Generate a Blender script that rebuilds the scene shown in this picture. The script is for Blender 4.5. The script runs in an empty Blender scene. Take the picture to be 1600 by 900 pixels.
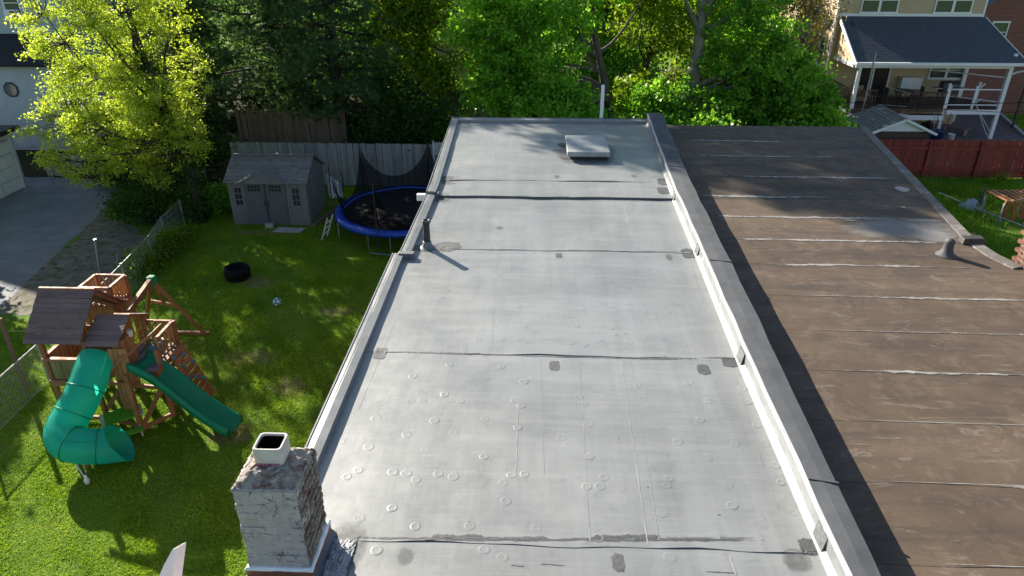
import bpy, bmesh, math, random
import numpy as np
from mathutils import Vector, Matrix
R = math.radians
random.seed(7)
rng = np.random.default_rng(11)

# ------------------------------------------------------------------ camera, sky, sun, exposure
scene = bpy.context.scene
COL = scene.collection
CAM_Z, PITCH, YAW, FPX = 10.6, 27.0, 2.03, 1110.0
cam_d = bpy.data.cameras.new('camera')
cam_d.sensor_width = 36.0
cam_d.lens = 36.0 * FPX / 1600.0
cam_d.clip_start, cam_d.clip_end = 0.05, 3000.0
cam = bpy.data.objects.new('camera', cam_d)
COL.objects.link(cam)
cam.location = (0, 0, CAM_Z)
cam.rotation_euler = (R(90 - PITCH), 0, R(YAW))
scene.camera = cam

SUN_EL, SUN_AZ = 25.0, 41.5          # degrees; azimuth counted from +Y towards -X
world = bpy.data.worlds.new('World')
scene.world = world
world.use_nodes = True
wn, wl = world.node_tree.nodes, world.node_tree.links
wn.clear()
sky = wn.new('ShaderNodeTexSky')
sky.sky_type = 'NISHITA'
sky.sun_disc = False
sky.sun_elevation = R(SUN_EL)
sky.sun_rotation = R(-SUN_AZ)
sky.air_density, sky.dust_density, sky.ozone_density = 1.0, 0.6, 1.0
bg = wn.new('ShaderNodeBackground')
bg.inputs[1].default_value = 0.068
wo = wn.new('ShaderNodeOutputWorld')
wl.new(sky.outputs[0], bg.inputs[0])
wl.new(bg.outputs[0], wo.inputs[0])

sun_d = bpy.data.lights.new('sun', 'SUN')
sun_d.energy, sun_d.angle, sun_d.color = 5.0, R(0.53), (1.0, 0.93, 0.80)
sun = bpy.data.objects.new('sun', sun_d)
COL.objects.link(sun)
SUN_DIR = Vector((-math.sin(R(SUN_AZ)) * math.cos(R(SUN_EL)), math.cos(R(SUN_AZ)) * math.cos(R(SUN_EL)), math.sin(R(SUN_EL))))
sun.rotation_euler = SUN_DIR.to_track_quat('Z', 'Y').to_euler()
sun.location = SUN_DIR * 60

vs = scene.view_settings
vs.view_transform, vs.look, vs.exposure, vs.gamma = 'Standard', 'None', 1.38, 1.0
vs.use_curve_mapping = False

# ------------------------------------------------------------------ survey: a point of the photograph on a known plane
_p, _y = R(PITCH), R(YAW)
_f = Vector((-math.sin(_y) * math.cos(_p), math.cos(_y) * math.cos(_p), -math.sin(_p)))
_r = Vector((math.cos(_y), math.sin(_y), 0))
_u = _r.cross(_f)
def _ray(x, y): return _f + _r * ((x - 800) / FPX) - _u * ((y - 450) / FPX)
def on_z(x, y, z):
    r = _ray(x, y); k = (z - CAM_Z) / r.z
    return Vector((r.x * k, r.y * k, z))
def on_y(x, y, Y):
    r = _ray(x, y); k = Y / r.y
    return Vector((r.x * k, Y, CAM_Z + r.z * k))

# ------------------------------------------------------------------ mesh builder
class MB:
    def __init__(s): s.v, s.f = [], []
    def add(s, vs_, fs_):
        n = len(s.v); s.v += [tuple(p) for p in vs_]; s.f += [tuple(i + n for i in f) for f in fs_]; return s
    def hexa(s, p):      # 8 points: bottom ring 0-3 (ccw from above), top ring 4-7
        return s.add(p, [(3, 2, 1, 0), (4, 5, 6, 7), (0, 1, 5, 4), (1, 2, 6, 5), (2, 3, 7, 6), (3, 0, 4, 7)])
    def box(s, x0, x1, y0, y1, z0, z1):
        return s.hexa([(x0, y0, z0), (x1, y0, z0), (x1, y1, z0), (x0, y1, z0), (x0, y0, z1), (x1, y0, z1), (x1, y1, z1), (x0, y1, z1)])
    def bar(s, a, b, w, h, up=(0, 0, 1)):      # a squared timber from a to b
        a, b = Vector(a), Vector(b); d = (b - a).normalized(); up = Vector(up)
        if abs(d.dot(up)) > .98: up = Vector((0, 1, 0))
        x = d.cross(up).normalized() * w / 2; z = x.cross(d).normalized() * h / 2
        return s.hexa([a - x - z, a + x - z, b + x - z, b - x - z, a - x + z, a + x + z, b + x + z, b - x + z])
    def prism(s, pts, d):      # planar polygon extruded by vector d
        n = len(pts); d = Vector(d); q = [Vector(p) for p in pts]
        return s.add(q + [p + d for p in q], [tuple(range(n))[::-1], tuple(range(n, 2 * n))] + [(i, (i + 1) % n, n + (i + 1) % n, n + i) for i in range(n)])
    def tube(s, pts, rad, n=8, caps=True, closed=False):
        pts = [Vector(p) for p in pts]; m = len(pts)
        if not hasattr(rad, '__len__'): rad = [rad] * m
        ring = []; prev = None
        for i, p in enumerate(pts):
            if closed: d = pts[(i + 1) % m] - pts[i - 1]
            else: d = pts[min(i + 1, m - 1)] - pts[max(i - 1, 0)]
            d = d.normalized() if d.length > 1e-9 else Vector((0, 0, 1))
            if prev is None:
                ref = Vector((0, 0, 1)) if abs(d.z) < .9 else Vector((1, 0, 0)); x = d.cross(ref).normalized()
            else: x = (prev - d * prev.dot(d)).normalized()
            prev = x; y = d.cross(x)
            ring += [p + (x * math.cos(2 * math.pi * k / n) + y * math.sin(2 * math.pi * k / n)) * rad[i] for k in range(n)]
        f = []
        for i in range(m if closed else m - 1):
            j = (i + 1) % m
            f += [(i * n + k, i * n + (k + 1) % n, j * n + (k + 1) % n, j * n + k) for k in range(n)]
        if caps and not closed: f += [tuple(range(n))[::-1], tuple(range((m - 1) * n, m * n))]
        return s.add(ring, f)
    def lathe(s, prof, c=(0, 0, 0), n=24, caps=False):      # profile of (radius, z)
        c = Vector(c); v = []; m = len(prof)
        for r_, z in prof: v += [c + Vector((r_ * math.cos(2 * math.pi * k / n), r_ * math.sin(2 * math.pi * k / n), z)) for k in range(n)]
        f = [(i * n + k, i * n + (k + 1) % n, (i + 1) * n + (k + 1) % n, (i + 1) * n + k) for i in range(m - 1) for k in range(n)]
        if caps: f += [tuple(range(n))[::-1], tuple(range((m - 1) * n, m * n))]
        return s.add(v, f)
    def sheet(s, pts, z=None): return s.add(pts, [tuple(range(len(pts)))])
    def mesh(s, name, mat, smooth=False):
        me = bpy.data.meshes.new(name); me.from_pydata(s.v, [], s.f); me.update()
        if mat: me.materials.append(mat)
        if smooth: me.polygons.foreach_set('use_smooth', [True] * len(me.polygons))
        return me
    def build(s, name, mat, parent=None, smooth=False, bevel=0.0, kind=None):
        o = link(name, s.mesh(name, mat, smooth), parent)
        if bevel:
            m = o.modifiers.new('bevel', 'BEVEL'); m.width = bevel; m.segments = 2; m.limit_method = 'ANGLE'
        if kind: o['kind'] = kind
        return o
def link(name, data, parent=None, loc=None, rot=None):
    o = bpy.data.objects.new(name, data); COL.objects.link(o)
    if parent: o.parent = parent
    if loc is not None: o.location = loc
    if rot is not None: o.rotation_euler = rot
    return o
def thing(name, label, cat, group=None, loc=(0, 0, 0), rz=0):
    o = link(name, None, None, loc, (0, 0, rz)); return tag(o, label, cat, group)
def tag(o, label, cat, group=None, kind=None):
    o['label'] = label; o['category'] = cat
    if group: o['group'] = group
    if kind: o['kind'] = kind
    return o
def struct(o): o['kind'] = 'structure'; return o
def copy_tree(o, parent=None):
    c = o.copy(); COL.objects.link(c); c.parent = parent
    for ch in list(o.children): copy_tree(ch, c)
    return c
def raw_mesh(name, V, F, mat, parent=None, smooth=False):      # numpy arrays, all faces with the same corner count
    V = np.asarray(V, np.float32); F = np.asarray(F, np.int32); k = F.shape[1]
    me = bpy.data.meshes.new(name)
    me.vertices.add(len(V)); me.vertices.foreach_set('co', V.ravel())
    me.loops.add(F.size); me.loops.foreach_set('vertex_index', F.ravel())
    me.polygons.add(len(F)); me.polygons.foreach_set('loop_start', np.arange(0, F.size, k, dtype=np.int32))
    me.polygons.foreach_set('loop_total', np.full(len(F), k, np.int32))
    if smooth: me.polygons.foreach_set('use_smooth', np.ones(len(F), bool))
    me.materials.append(mat); me.update(); me.validate()
    return link(name, me, parent)

# ------------------------------------------------------------------ materials
def _nt(name):
    m = bpy.data.materials.new(name); m.use_nodes = True; n = m.node_tree.nodes; n.clear(); return m, n, m.node_tree.links
def _noise(n, l, vec, scale, detail=5, rough=.55, stretch=None, dist=0.0):
    if stretch:
        mp = n.new('ShaderNodeMapping'); mp.inputs['Scale'].default_value = stretch; l.new(vec, mp.inputs[0]); vec = mp.outputs[0]
    t = n.new('ShaderNodeTexNoise'); t.inputs['Scale'].default_value = scale; t.inputs['Detail'].default_value = detail
    t.inputs['Roughness'].default_value = rough; t.inputs['Distortion'].default_value = dist
    l.new(vec, t.inputs['Vector']); return t.outputs[0]
def _ramp(n, l, fac, stops):
    r = n.new('ShaderNodeValToRGB'); e = r.color_ramp.elements
    while len(e) < len(stops): e.new(.5)
    for i, (p, c) in enumerate(stops):
        e[i].position = p; e[i].color = (*c, 1) if hasattr(c, '__len__') else (c, c, c, 1)
    l.new(fac, r.inputs[0]); return r.outputs[0]
def _mix(n, l, fac, a, b, mode='MIX'):
    m = n.new('ShaderNodeMix'); m.data_type = 'RGBA'; m.blend_type = mode
    for i, v in ((0, fac), (6, a), (7, b)):
        if hasattr(v, 'links') or hasattr(v, 'is_output'): l.new(v, m.inputs[i])
        elif i == 0: m.inputs[0].default_value = v
        else: m.inputs[i].default_value = (*v, 1)
    return m.outputs[2]
def _bump(n, l, h, strength, dist=.02, prev=None):
    b = n.new('ShaderNodeBump'); b.inputs['Strength'].default_value = strength; b.inputs['Distance'].default_value = dist
    l.new(h, b.inputs['Height'])
    if prev: l.new(prev, b.inputs['Normal'])
    return b.outputs[0]
def _vary(n, l, col, amt):      # every object its own tone
    oi = n.new('ShaderNodeObjectInfo'); mr = n.new('ShaderNodeMapRange')
    mr.inputs['To Min'].default_value = 1 - amt; mr.inputs['To Max'].default_value = 1 + amt
    l.new(oi.outputs['Random'], mr.inputs[0]); h = n.new('ShaderNodeHueSaturation'); l.new(mr.outputs[0], h.inputs['Value']); l.new(col, h.inputs['Color'])
    return h.outputs[0]
def mat(name, c1, c2=None, scale=6, detail=6, rough=.7, bump=0, bscale=60, stretch=None, vary=0, metal=0, spec=.5, lo=.35, hi=.65, spots=None, sscale=20, slo=.6, shi=.68, coords='world', coat=0, bdist=.02):
    m, n, l = _nt(name)
    if coords == 'world': vec = n.new('ShaderNodeNewGeometry').outputs['Position']
    else: vec = n.new('ShaderNodeTexCoord').outputs['Object']
    b = n.new('ShaderNodeBsdfPrincipled'); o = n.new('ShaderNodeOutputMaterial'); l.new(b.outputs[0], o.inputs[0])
    b.inputs['Roughness'].default_value = rough; b.inputs['Metallic'].default_value = metal; b.inputs['Specular IOR Level'].default_value = spec
    b.inputs['Coat Weight'].default_value = coat
    c2 = c2 or tuple(x * .75 for x in c1)
    col = _ramp(n, l, _noise(n, l, vec, scale, detail, .6, stretch), [(lo, c1), (hi, c2)])
    if spots: col = _mix(n, l, _ramp(n, l, _noise(n, l, vec, sscale, 6, .65), [(slo, 0.), (shi, 1.)]), col, spots)
    if vary: col = _vary(n, l, col, vary)
    l.new(col, b.inputs['Base Color'])
    rr = _ramp(n, l, _noise(n, l, vec, scale * 1.7, 4), [(.3, max(rough - .12, .03)), (.7, min(rough + .12, 1))]); l.new(rr, b.inputs['Roughness'])
    if bump: l.new(_bump(n, l, _noise(n, l, vec, bscale, 5, .6, stretch), bump, bdist), b.inputs['Normal'])
    return m
def leaf_mat(name, cols, transl=.45, gloss=.25, tcol=None):      # cols: dark, middle, light; each leaf takes its own tone
    m, n, l = _nt(name)
    g = n.new('ShaderNodeNewGeometry')
    isl = g.outputs['Random Per Island']
    big = _noise(n, l, g.outputs['Position'], .9, 3)
    ad = n.new('ShaderNodeMath'); ad.operation = 'MULTIPLY_ADD'; ad.inputs[1].default_value = .55
    sc = n.new('ShaderNodeMath'); sc.operation = 'MULTIPLY_ADD'; sc.inputs[1].default_value = .9; sc.inputs[2].default_value = -.22
    l.new(big, sc.inputs[0]); l.new(isl, ad.inputs[0]); l.new(sc.outputs[0], ad.inputs[2])
    col = _ramp(n, l, ad.outputs[0], [(.1, cols[0]), (.5, cols[1]), (.9, cols[2])])
    d = n.new('ShaderNodeBsdfDiffuse'); t = n.new('ShaderNodeBsdfTranslucent'); gl = n.new('ShaderNodeBsdfGlossy'); gl.inputs['Roughness'].default_value = .45
    l.new(col, d.inputs[0])
    tc = _mix(n, l, 1.0, col, tcol or (1.25, 1.2, .55), 'MULTIPLY'); l.new(tc, t.inputs[0])
    m1 = n.new('ShaderNodeMixShader'); m1.inputs[0].default_value = transl; l.new(d.outputs[0], m1.inputs[1]); l.new(t.outputs[0], m1.inputs[2])
    fr = n.new('ShaderNodeFresnel'); fr.inputs[0].default_value = 1.4
    fm = n.new('ShaderNodeMath'); fm.operation = 'MULTIPLY'; fm.inputs[1].default_value = gloss; l.new(fr.outputs[0], fm.inputs[0])
    m2 = n.new('ShaderNodeMixShader'); l.new(fm.outputs[0], m2.inputs[0]); l.new(m1.outputs[0], m2.inputs[1]); l.new(gl.outputs[0], m2.inputs[2])
    o = n.new('ShaderNodeOutputMaterial'); l.new(m2.outputs[0], o.inputs[0])
    return m
def glass_mat(name, col=(.03, .04, .05), rough=.08):
    m, n, l = _nt(name); b = n.new('ShaderNodeBsdfPrincipled'); o = n.new('ShaderNodeOutputMaterial'); l.new(b.outputs[0], o.inputs[0])
    b.inputs['Base Color'].default_value = (*col, 1); b.inputs['Roughness'].default_value = rough; b.inputs['Specular IOR Level'].default_value = .9
    vec = n.new('ShaderNodeNewGeometry').outputs['Position']
    l.new(_bump(n, l, _noise(n, l, vec, 1.2, 2), .06, .05), b.inputs['Normal'])
    return m

def smear_mat(name, c1, c2, scale=14, rough=.6, amt=1.0, nscale=22, soft=.28):
    """A coating that thins out towards its ragged rim: the rim is read from the mesh, the raggedness from noise."""
    m, n, l = _nt(name); vec = n.new('ShaderNodeNewGeometry').outputs['Position']
    b = n.new('ShaderNodeBsdfPrincipled'); b.inputs['Roughness'].default_value = rough
    l.new(_ramp(n, l, _noise(n, l, vec, scale, 7, .65), [(.35, c1), (.65, c2)]), b.inputs['Base Color'])
    l.new(_bump(n, l, _noise(n, l, vec, 70, 5), .4, .004), b.inputs['Normal'])
    at = n.new('ShaderNodeAttribute'); at.attribute_name = 'fall'
    ns = _noise(n, l, vec, nscale, 7, .7)
    ad = n.new('ShaderNodeMath'); ad.operation = 'ADD'; l.new(at.outputs['Fac'], ad.inputs[0]); l.new(ns, ad.inputs[1])
    mr = n.new('ShaderNodeMapRange'); mr.inputs['From Min'].default_value = .78; mr.inputs['From Max'].default_value = .78 + soft; mr.inputs['To Max'].default_value = amt; l.new(ad.outputs[0], mr.inputs[0])
    t = n.new('ShaderNodeBsdfTransparent'); x = n.new('ShaderNodeMixShader'); l.new(mr.outputs[0], x.inputs[0]); l.new(t.outputs[0], x.inputs[1]); l.new(b.outputs[0], x.inputs[2])
    o = n.new('ShaderNodeOutputMaterial'); l.new(x.outputs[0], o.inputs[0]); return m
def set_fall(o, vals):
    a = o.data.attributes.new('fall', 'FLOAT', 'POINT'); a.data.foreach_set('value', vals)

def plastic_mat(name, c, transl=.35, rough=.3):      # moulded polyethylene lets light through
    m, n, l = _nt(name); vec = n.new('ShaderNodeNewGeometry').outputs['Position']
    b = n.new('ShaderNodeBsdfPrincipled'); b.inputs['Roughness'].default_value = rough
    col = _ramp(n, l, _noise(n, l, vec, 2.5, 8, .65), [(.3, c), (.7, tuple(x * .78 + .006 for x in c))])
    col = _mix(n, l, _ramp(n, l, _noise(n, l, vec, 16, 8, .7), [(.58, 0.), (.75, .35)]), col, tuple(x * .6 + .06 for x in c))
    l.new(col, b.inputs['Base Color']); l.new(_ramp(n, l, _noise(n, l, vec, 7, 7, .7), [(.3, rough), (.7, rough + .25)]), b.inputs['Roughness'])
    t = n.new('ShaderNodeBsdfTranslucent'); l.new(col, t.inputs[0]); x = n.new('ShaderNodeMixShader'); x.inputs[0].default_value = transl; l.new(b.outputs[0], x.inputs[1]); l.new(t.outputs[0], x.inputs[2])
    o = n.new('ShaderNodeOutputMaterial'); l.new(x.outputs[0], o.inputs[0]); return m

# ================================================================== THE SETTING: ground, drive, dirt, patio
def lawn_ground_mat():
    m, n, l = _nt('lawn_soil'); vec = n.new('ShaderNodeNewGeometry').outputs['Position']
    b = n.new('ShaderNodeBsdfPrincipled'); o = n.new('ShaderNodeOutputMaterial'); l.new(b.outputs[0], o.inputs[0])
    c = _ramp(n, l, _noise(n, l, vec, 1.1, 8, .6), [(.35, (.09, .17, .016)), (.55, (.14, .235, .02)), (.75, (.20, .24, .045))])
    c = _mix(n, l, _ramp(n, l, _noise(n, l, vec, 14, 6, .7), [(.45, 0.), (.7, .7)]), c, (.05, .085, .012))
    c = _mix(n, l, _ramp(n, l, _noise(n, l, vec, .55, 6, .6), [(.63, 0.), (.72, .6)]), c, (.22, .19, .09))
    l.new(c, b.inputs['Base Color']); b.inputs['Roughness'].default_value = .95; b.inputs['Specular IOR Level'].default_value = .15
    l.new(_bump(n, l, _noise(n, l, vec, 30, 6, .7), .8, .03), b.inputs['Normal'])
    return m
M_LAWN = lawn_ground_mat()
M_ASPH = mat('asphalt', (.20, .207, .22), (.15, .155, .168), .8, 8, .85, .4, 140, spots=(.26, .26, .26), sscale=1.3, slo=.55, shi=.8, bdist=.006)
M_DIRT = mat('bare_dirt', (.23, .20, .165), (.13, .11, .085), 2.2, 9, .95, .6, 30, spots=(.06, .085, .02), sscale=3.2, slo=.52, shi=.62, spec=.2)
M_PATIO = mat('patio_slab', (.17, .14, .14), (.11, .095, .10), 3, 8, .85, .4, 60)
M_MULCH = mat('leaf_litter', (.055, .04, .025), (.03, .035, .014), 3, 9, .95, .8, 25, spec=.1)
M_BRICKWALL = None

def ragged(pts, amp, step, z, seed=3):      # outline of a ground patch with an uneven edge
    rr = random.Random(seed); out = []
    n = len(pts)
    for i in range(n):
        a, b = Vector(pts[i]), Vector(pts[(i + 1) % n]); k = max(1, int((b - a).length / step))
        for j in range(k):
            p = a.lerp(b, j / k); out.append((p.x + rr.uniform(-amp, amp), p.y + rr.uniform(-amp, amp), z))
    return out

struct(MB().sheet([(-400, -200, 0), (400, -200, 0), (400, 900, 0), (-400, 900, 0)]).build('ground', M_LAWN))
struct(MB().sheet(ragged([(-17.0, 15.5), (-16.7, 19), (-17.3, 22.5), (-17.9, 26.2), (-18.7, 30), (-21, 31.4), (-26, 31.6), (-40, 31), (-40, 12), (-18, 13)], .10, .7, .008)).build('driveway', M_ASPH))
struct(MB().sheet(ragged([(-16.9, 18.2), (-14.2, 18.6), (-13.9, 21), (-14.1, 23.6), (-15.2, 25.2), (-18.1, 27.0), (-17.6, 25.5), (-17.1, 21)], .22, .4, .004, 5)).build('dirt_path', M_DIRT))
struct(MB().sheet(ragged([(-24, 30.9), (14.2, 30.9), (15, 62), (-40, 62), (-40, 36)], .2, 1.0, .004, 9)).build('woodland_floor', M_MULCH))
M_DRYG = mat('dry_turf', (.20, .17, .07), (.10, .12, .028), 5, 9, .95, .6, 30, spots=(.24, .19, .11), sscale=9, slo=.5, shi=.65, spec=.1)
BARE = [(-7.75, 16.3, .75, .45), (-9.75, 12.5, .7, .4), (-9.2, 20.9, .6, .4), (-6.3, 15.0, .55, .35), (-7.0, 13.0, .5, .35), (-10.2, 16.3, .5, .8), (-6.0, 19.0, .6, .35), (-10.6, 25.2, 1.3, .35)]
for k, (x, y, a, b) in enumerate(BARE):
    struct(MB().sheet([(x + a * math.cos(t) * (1 + .25 * math.sin(3 * t + k)), y + b * math.sin(t) * (1 + .25 * math.cos(2 * t + k)), .005) for t in [2 * math.pi * i / 20 for i in range(20)]]).build('bare_soil', M_DRYG))
struct(MB().sheet([(16.2, 33.5, .006), (27.0, 35.5, .006), (27.35, 40.4, .006), (29.2, 46.5, .006), (16.2, 46.5, .006)]).build('patio', M_PATIO))
struct(MB().hexa([(27.36, 40.4, 0), (27.55, 40.4, 0), (29.4, 46.5, 0), (29.21, 46.5, 0), (27.36, 40.4, .12), (27.55, 40.4, .12), (29.4, 46.5, .12), (29.21, 46.5, .12)]).build('kerb', mat('kerb_stone', (.5, .52, .55), (.4, .4, .42), 4, rough=.8)))

# ================================================================== THE ROW HOUSE UNDER THE CAMERA: grey membrane roof
ZR = 5.80
def membrane_mat(name='roof_membrane', base=.23):
    m, n, l = _nt(name); vec = n.new('ShaderNodeNewGeometry').outputs['Position']
    b = n.new('ShaderNodeBsdfPrincipled'); o = n.new('ShaderNodeOutputMaterial'); l.new(b.outputs[0], o.inputs[0])
    T = lambda k: (base * k * .985, base * k * 1.0, base * k * .97)
    c = _ramp(n, l, _noise(n, l, vec, .6, 9, .62), [(.3, T(.80)), (.5, T(1.0)), (.7, T(1.16))])
    c = _mix(n, l, _ramp(n, l, _noise(n, l, vec, 3.4, 9, .7, (1, .06, 1)), [(.44, 0.), (.72, .6)]), c, T(.64))      # run-off streaks down the roof
    c = _mix(n, l, _ramp(n, l, _noise(n, l, vec, 3.0, 9, .72, (.10, 1, 1)), [(.48, 0.), (.75, .55)]), c, T(1.42))      # roller bands across it
    c = _mix(n, l, _ramp(n, l, _noise(n, l, vec, 34, 5, .7, (.06, 1, 1)), [(.5, 0.), (.7, .35)]), c, T(1.3))
    c = _mix(n, l, _ramp(n, l, _noise(n, l, vec, 7, 9, .78), [(.56, 0.), (.74, .55)]), c, T(.52))      # grime
    c = _mix(n, l, _ramp(n, l, _noise(n, l, vec, 1.6, 9, .7, None, 1.2), [(.60, 0.), (.63, .4), (.67, .1), (.8, .25)]), c, T(.62))      # ponding rings
    c = _mix(n, l, _ramp(n, l, _noise(n, l, vec, 60, 4, .7), [(.66, 0.), (.74, .5)]), c, T(.45))
    c = _mix(n, l, _ramp(n, l, _noise(n, l, vec, .8, 5, .6, None, 1.5), [(.66, 0.), (.80, .35)]), c, (base * 1.15, base * .98, base * .70))
    l.new(c, b.inputs['Base Color'])
    l.new(_ramp(n, l, _noise(n, l, vec, 1.3, 9, .7), [(.3, .29), (.7, .50)]), b.inputs['Roughness'])
    b.inputs['Specular IOR Level'].default_value = 1.0
    nb = _bump(n, l, _noise(n, l, vec, 1.6, 3, .5), .14, .05)
    nb = _bump(n, l, _noise(n, l, vec, 7, 5, .6, (1, .35, 1)), .16, .012, nb)
    l.new(_bump(n, l, _noise(n, l, vec, 160, 4, .7), .25, .003, nb), b.inputs['Normal'])
    return m
M_MEMB = membrane_mat()
M_EDGE = membrane_mat('edge_membrane', .19)
M_DRIP = mat('grey_drip_metal', (.17, .18, .195), (.12, .13, .14), 6, 6, .5, .1, 40)
M_SEAL = mat('lap_sealant', (.075, .08, .085), (.15, .155, .16), 25, 7, .6, .5, 90, bdist=.004)
F_SEAL = smear_mat('lap_sealant_smear', (.045, .048, .05), (.10, .102, .104), 25)
M_PATCH = mat('sealant_patch', (.13, .135, .14), (.24, .25, .255), 18, 8, .6, .5, 70, spots=(.05, .05, .055), sscale=30, slo=.5, shi=.65, bdist=.004)
M_STAIN = mat('sealant_smudge', (.20, .205, .21), (.31, .32, .325), 9, 8, .6, .3, 70, bdist=.003)
F_STAIN = smear_mat('sealant_smudge_thin', (.10, .102, .103), (.17, .172, .17), 9, .55, .65, 14, .5)
F_PATCH = smear_mat('sealant_patch_smear', (.06, .063, .066), (.13, .133, .134), 18, .6, .85, 26, .22)
M_CHALK = mat('chalk_line', (.33, .34, .34), (.22, .225, .225), 5, 6, .7)
M_WHITE = mat('white_paint', (.78, .79, .80), (.68, .70, .72), 5, 6, .55, .15, 40, bdist=.004)
M_WHITEV = mat('white_vinyl', (.80, .81, .82), (.72, .73, .75), 3, 5, .4)
M_COAT = mat('aluminium_coating', (.21, .22, .228), (.15, .16, .168), 3, 7, .40, .35, 9, spots=(.36, .37, .38), sscale=4, slo=.58, shi=.7, bdist=.012)
M_EDGEHI = mat('painted_edge_highlight', (.52, .53, .53), (.42, .43, .44), 3, 7, .45, .3, 12, bdist=.01)  # whitened to paint the highlight along the cap edge
M_GRAN = mat('granule_cap', (.052, .056, .063), (.085, .09, .098), 3, 8, .8, .7, 260, spots=(.11, .115, .12), sscale=160, slo=.55, shi=.62, bdist=.004)
M_METAL = mat('galvanised', (.42, .45, .48), (.32, .34, .36), 6, 6, .42, .1, 40, metal=.7)
M_DKMETAL = mat('dark_metal', (.045, .048, .055), (.03, .032, .036), 6, 6, .45)
M_RUSTB = mat('rusted_edge', (.11, .065, .04), (.06, .045, .038), 9, 8, .8, .5, 50)
M_BRICK = mat('red_brick', (.20, .075, .045), (.13, .05, .035), 14, 7, .85, .6, 90, vary=.2, bdist=.004)
M_MORTAR = mat('mortar', (.34, .32, .29), (.25, .24, .22), 20, 7, .95, .6, 90)

house = thing('row_house', 'flat roofed row house with grey membrane roof and painted chimney in the foreground', 'house')
MB().box(-2.16, 2.62, -3, 19.15, 0, 5.62).build('wall', M_BRICK, house)

LEFT = [(-3, -2.11), (10.42, -2.11), (10.42, -2.0), (13.28, -1.97)]
def xin(Y):      # inner foot of the party parapet
    t = [(-3, 2.44), (4.1, 2.52), (7.4, 2.56), (10.7, 2.66), (13.5, 2.72), (19.4, 2.98)]
    for (a, xa), (b, xb) in zip(t, t[1:]):
        if Y <= b: return xa + (xb - xa) * (Y - a) / (b - a)
    return 2.98
def xout(Y):
    t = [(-3, 2.60), (4.1, 2.79), (7.4, 2.93), (10.7, 3.04), (13.5, 3.12), (19.4, 3.42)]
    for (a, xa), (b, xb) in zip(t, t[1:]):
        if Y <= b: return xa + (xb - xa) * (Y - a) / (b - a)
    return 3.42
def xl(Y): return -2.11 if Y < 10.42 else (-2.0 + .01 * (Y - 10.42) if Y < 13.3 else -1.95 - .031 * (Y - 13.3))

PH = {}
def mem_z(X, Y):      # height of the membrane, gentle waves included
    k = sum(Y > v for v in seamY[:-1]); ph = PH[k]
    return ZR + [-.006, 0, .006, .012, .052, .058][k] + .004 * math.sin(2.1 * X + ph[0] + .8 * Y) * math.sin(1.7 * Y + ph[1]) + .0022 * math.sin(7 * X + ph[2]) * math.sin(5 * Y + ph[3] + X)
# membrane sheets, each lapped over the next one down
seamY = [4.50, 7.57, 10.78, 13.30, 14.25, 19.12]
def sheet_part(y0, y1, z, name='roof_sheet'):
    m = MB(); nx, ny = 26, max(4, int((y1 - y0) * 7)); rr = np.random.default_rng(int(y0 * 100) + 999)
    ph = rr.uniform(0, 6, 8); PH[sum((y0 + .1) > v for v in seamY[:-1])] = ph
    for j in range(ny + 1):
        Y = y0 + (y1 - y0) * j / ny
        for i in range(nx + 1):
            t = i / nx; X = (xl(Y) - .02) * (1 - t) + (xin(Y) + .02) * t
            zz = .004 * math.sin(2.1 * X + ph[0] + .8 * Y) * math.sin(1.7 * Y + ph[1]) + .0022 * math.sin(7 * X + ph[2]) * math.sin(5 * Y + ph[3] + X)
            yy = Y + (.012 * math.sin(3.1 * X + ph[4]) + .008 * math.sin(8 * X + ph[5]) if j in (0,) else 0)
            m.v.append((X, yy, z + zz))
    m.f = [(j * (nx + 1) + i, j * (nx + 1) + i + 1, (j + 1) * (nx + 1) + i + 1, (j + 1) * (nx + 1) + i) for j in range(ny) for i in range(nx)]
    return m.build(name, M_MEMB, house, smooth=True)
s0 = sheet_part(-3, 4.52, ZR - .006)
s1 = sheet_part(4.50, 7.60, ZR)
s2 = sheet_part(7.57, 10.80, ZR + .006)
s3 = sheet_part(10.78, 13.36, ZR + .012)
s4 = sheet_part(13.30, 14.27, ZR + .052)
s5 = sheet_part(14.25, 19.14, ZR + .058)
MEMS = [s0, s1, s2, s3, s4, s5]
# face of the small step down in the roof
MB().box(-1.98, 2.69, 13.305, 13.36, ZR - .05, ZR + .050).build('step_board', M_SEAL, house)

def strip(y, x0, x1, w, z, mt, parent, name, seed, slope=0, step=.09, jit=.35):      # uneven bead or smear lying across the roof
    rr = random.Random(seed); n = max(4, int((x1 - x0) / step)); rows = [[], [], []]; fall = [[], [], []]
    wv = 0
    for i in range(n + 1):
        x = x0 + (x1 - x0) * i / n; wv = .8 * wv + rr.uniform(-1, 1) * .25
        e = min(1, 5 * min(i, n - i) / n); yy = y + slope * (x - x0) + wv * w * .5
        rows[0].append((x, yy - w * .8 * (1 + rr.uniform(-jit, jit)), z)); rows[1].append((x, yy, z)); rows[2].append((x, yy + w * .8 * (1 + rr.uniform(-jit, jit)), z))
        fall[0].append(0.); fall[1].append((.75 if e >= 1 else .75 * e) + rr.uniform(-.12, .12)); fall[2].append(0.)
    m = MB(); m.v = rows[0] + rows[1] + rows[2]; k = n + 1
    m.f = [(r_ * k + i, r_ * k + i + 1, (r_ + 1) * k + i + 1, (r_ + 1) * k + i) for r_ in (0, 1) for i in range(n)]
    if parent in MEMS: m.v = [(x, yq, mem_z(x, yq) + .0012 + .0006 * (seed % 3)) for x, yq, zq in m.v]
    o = m.build(name, mt, parent); set_fall(o, fall[0] + fall[1] + fall[2]); return o
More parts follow.
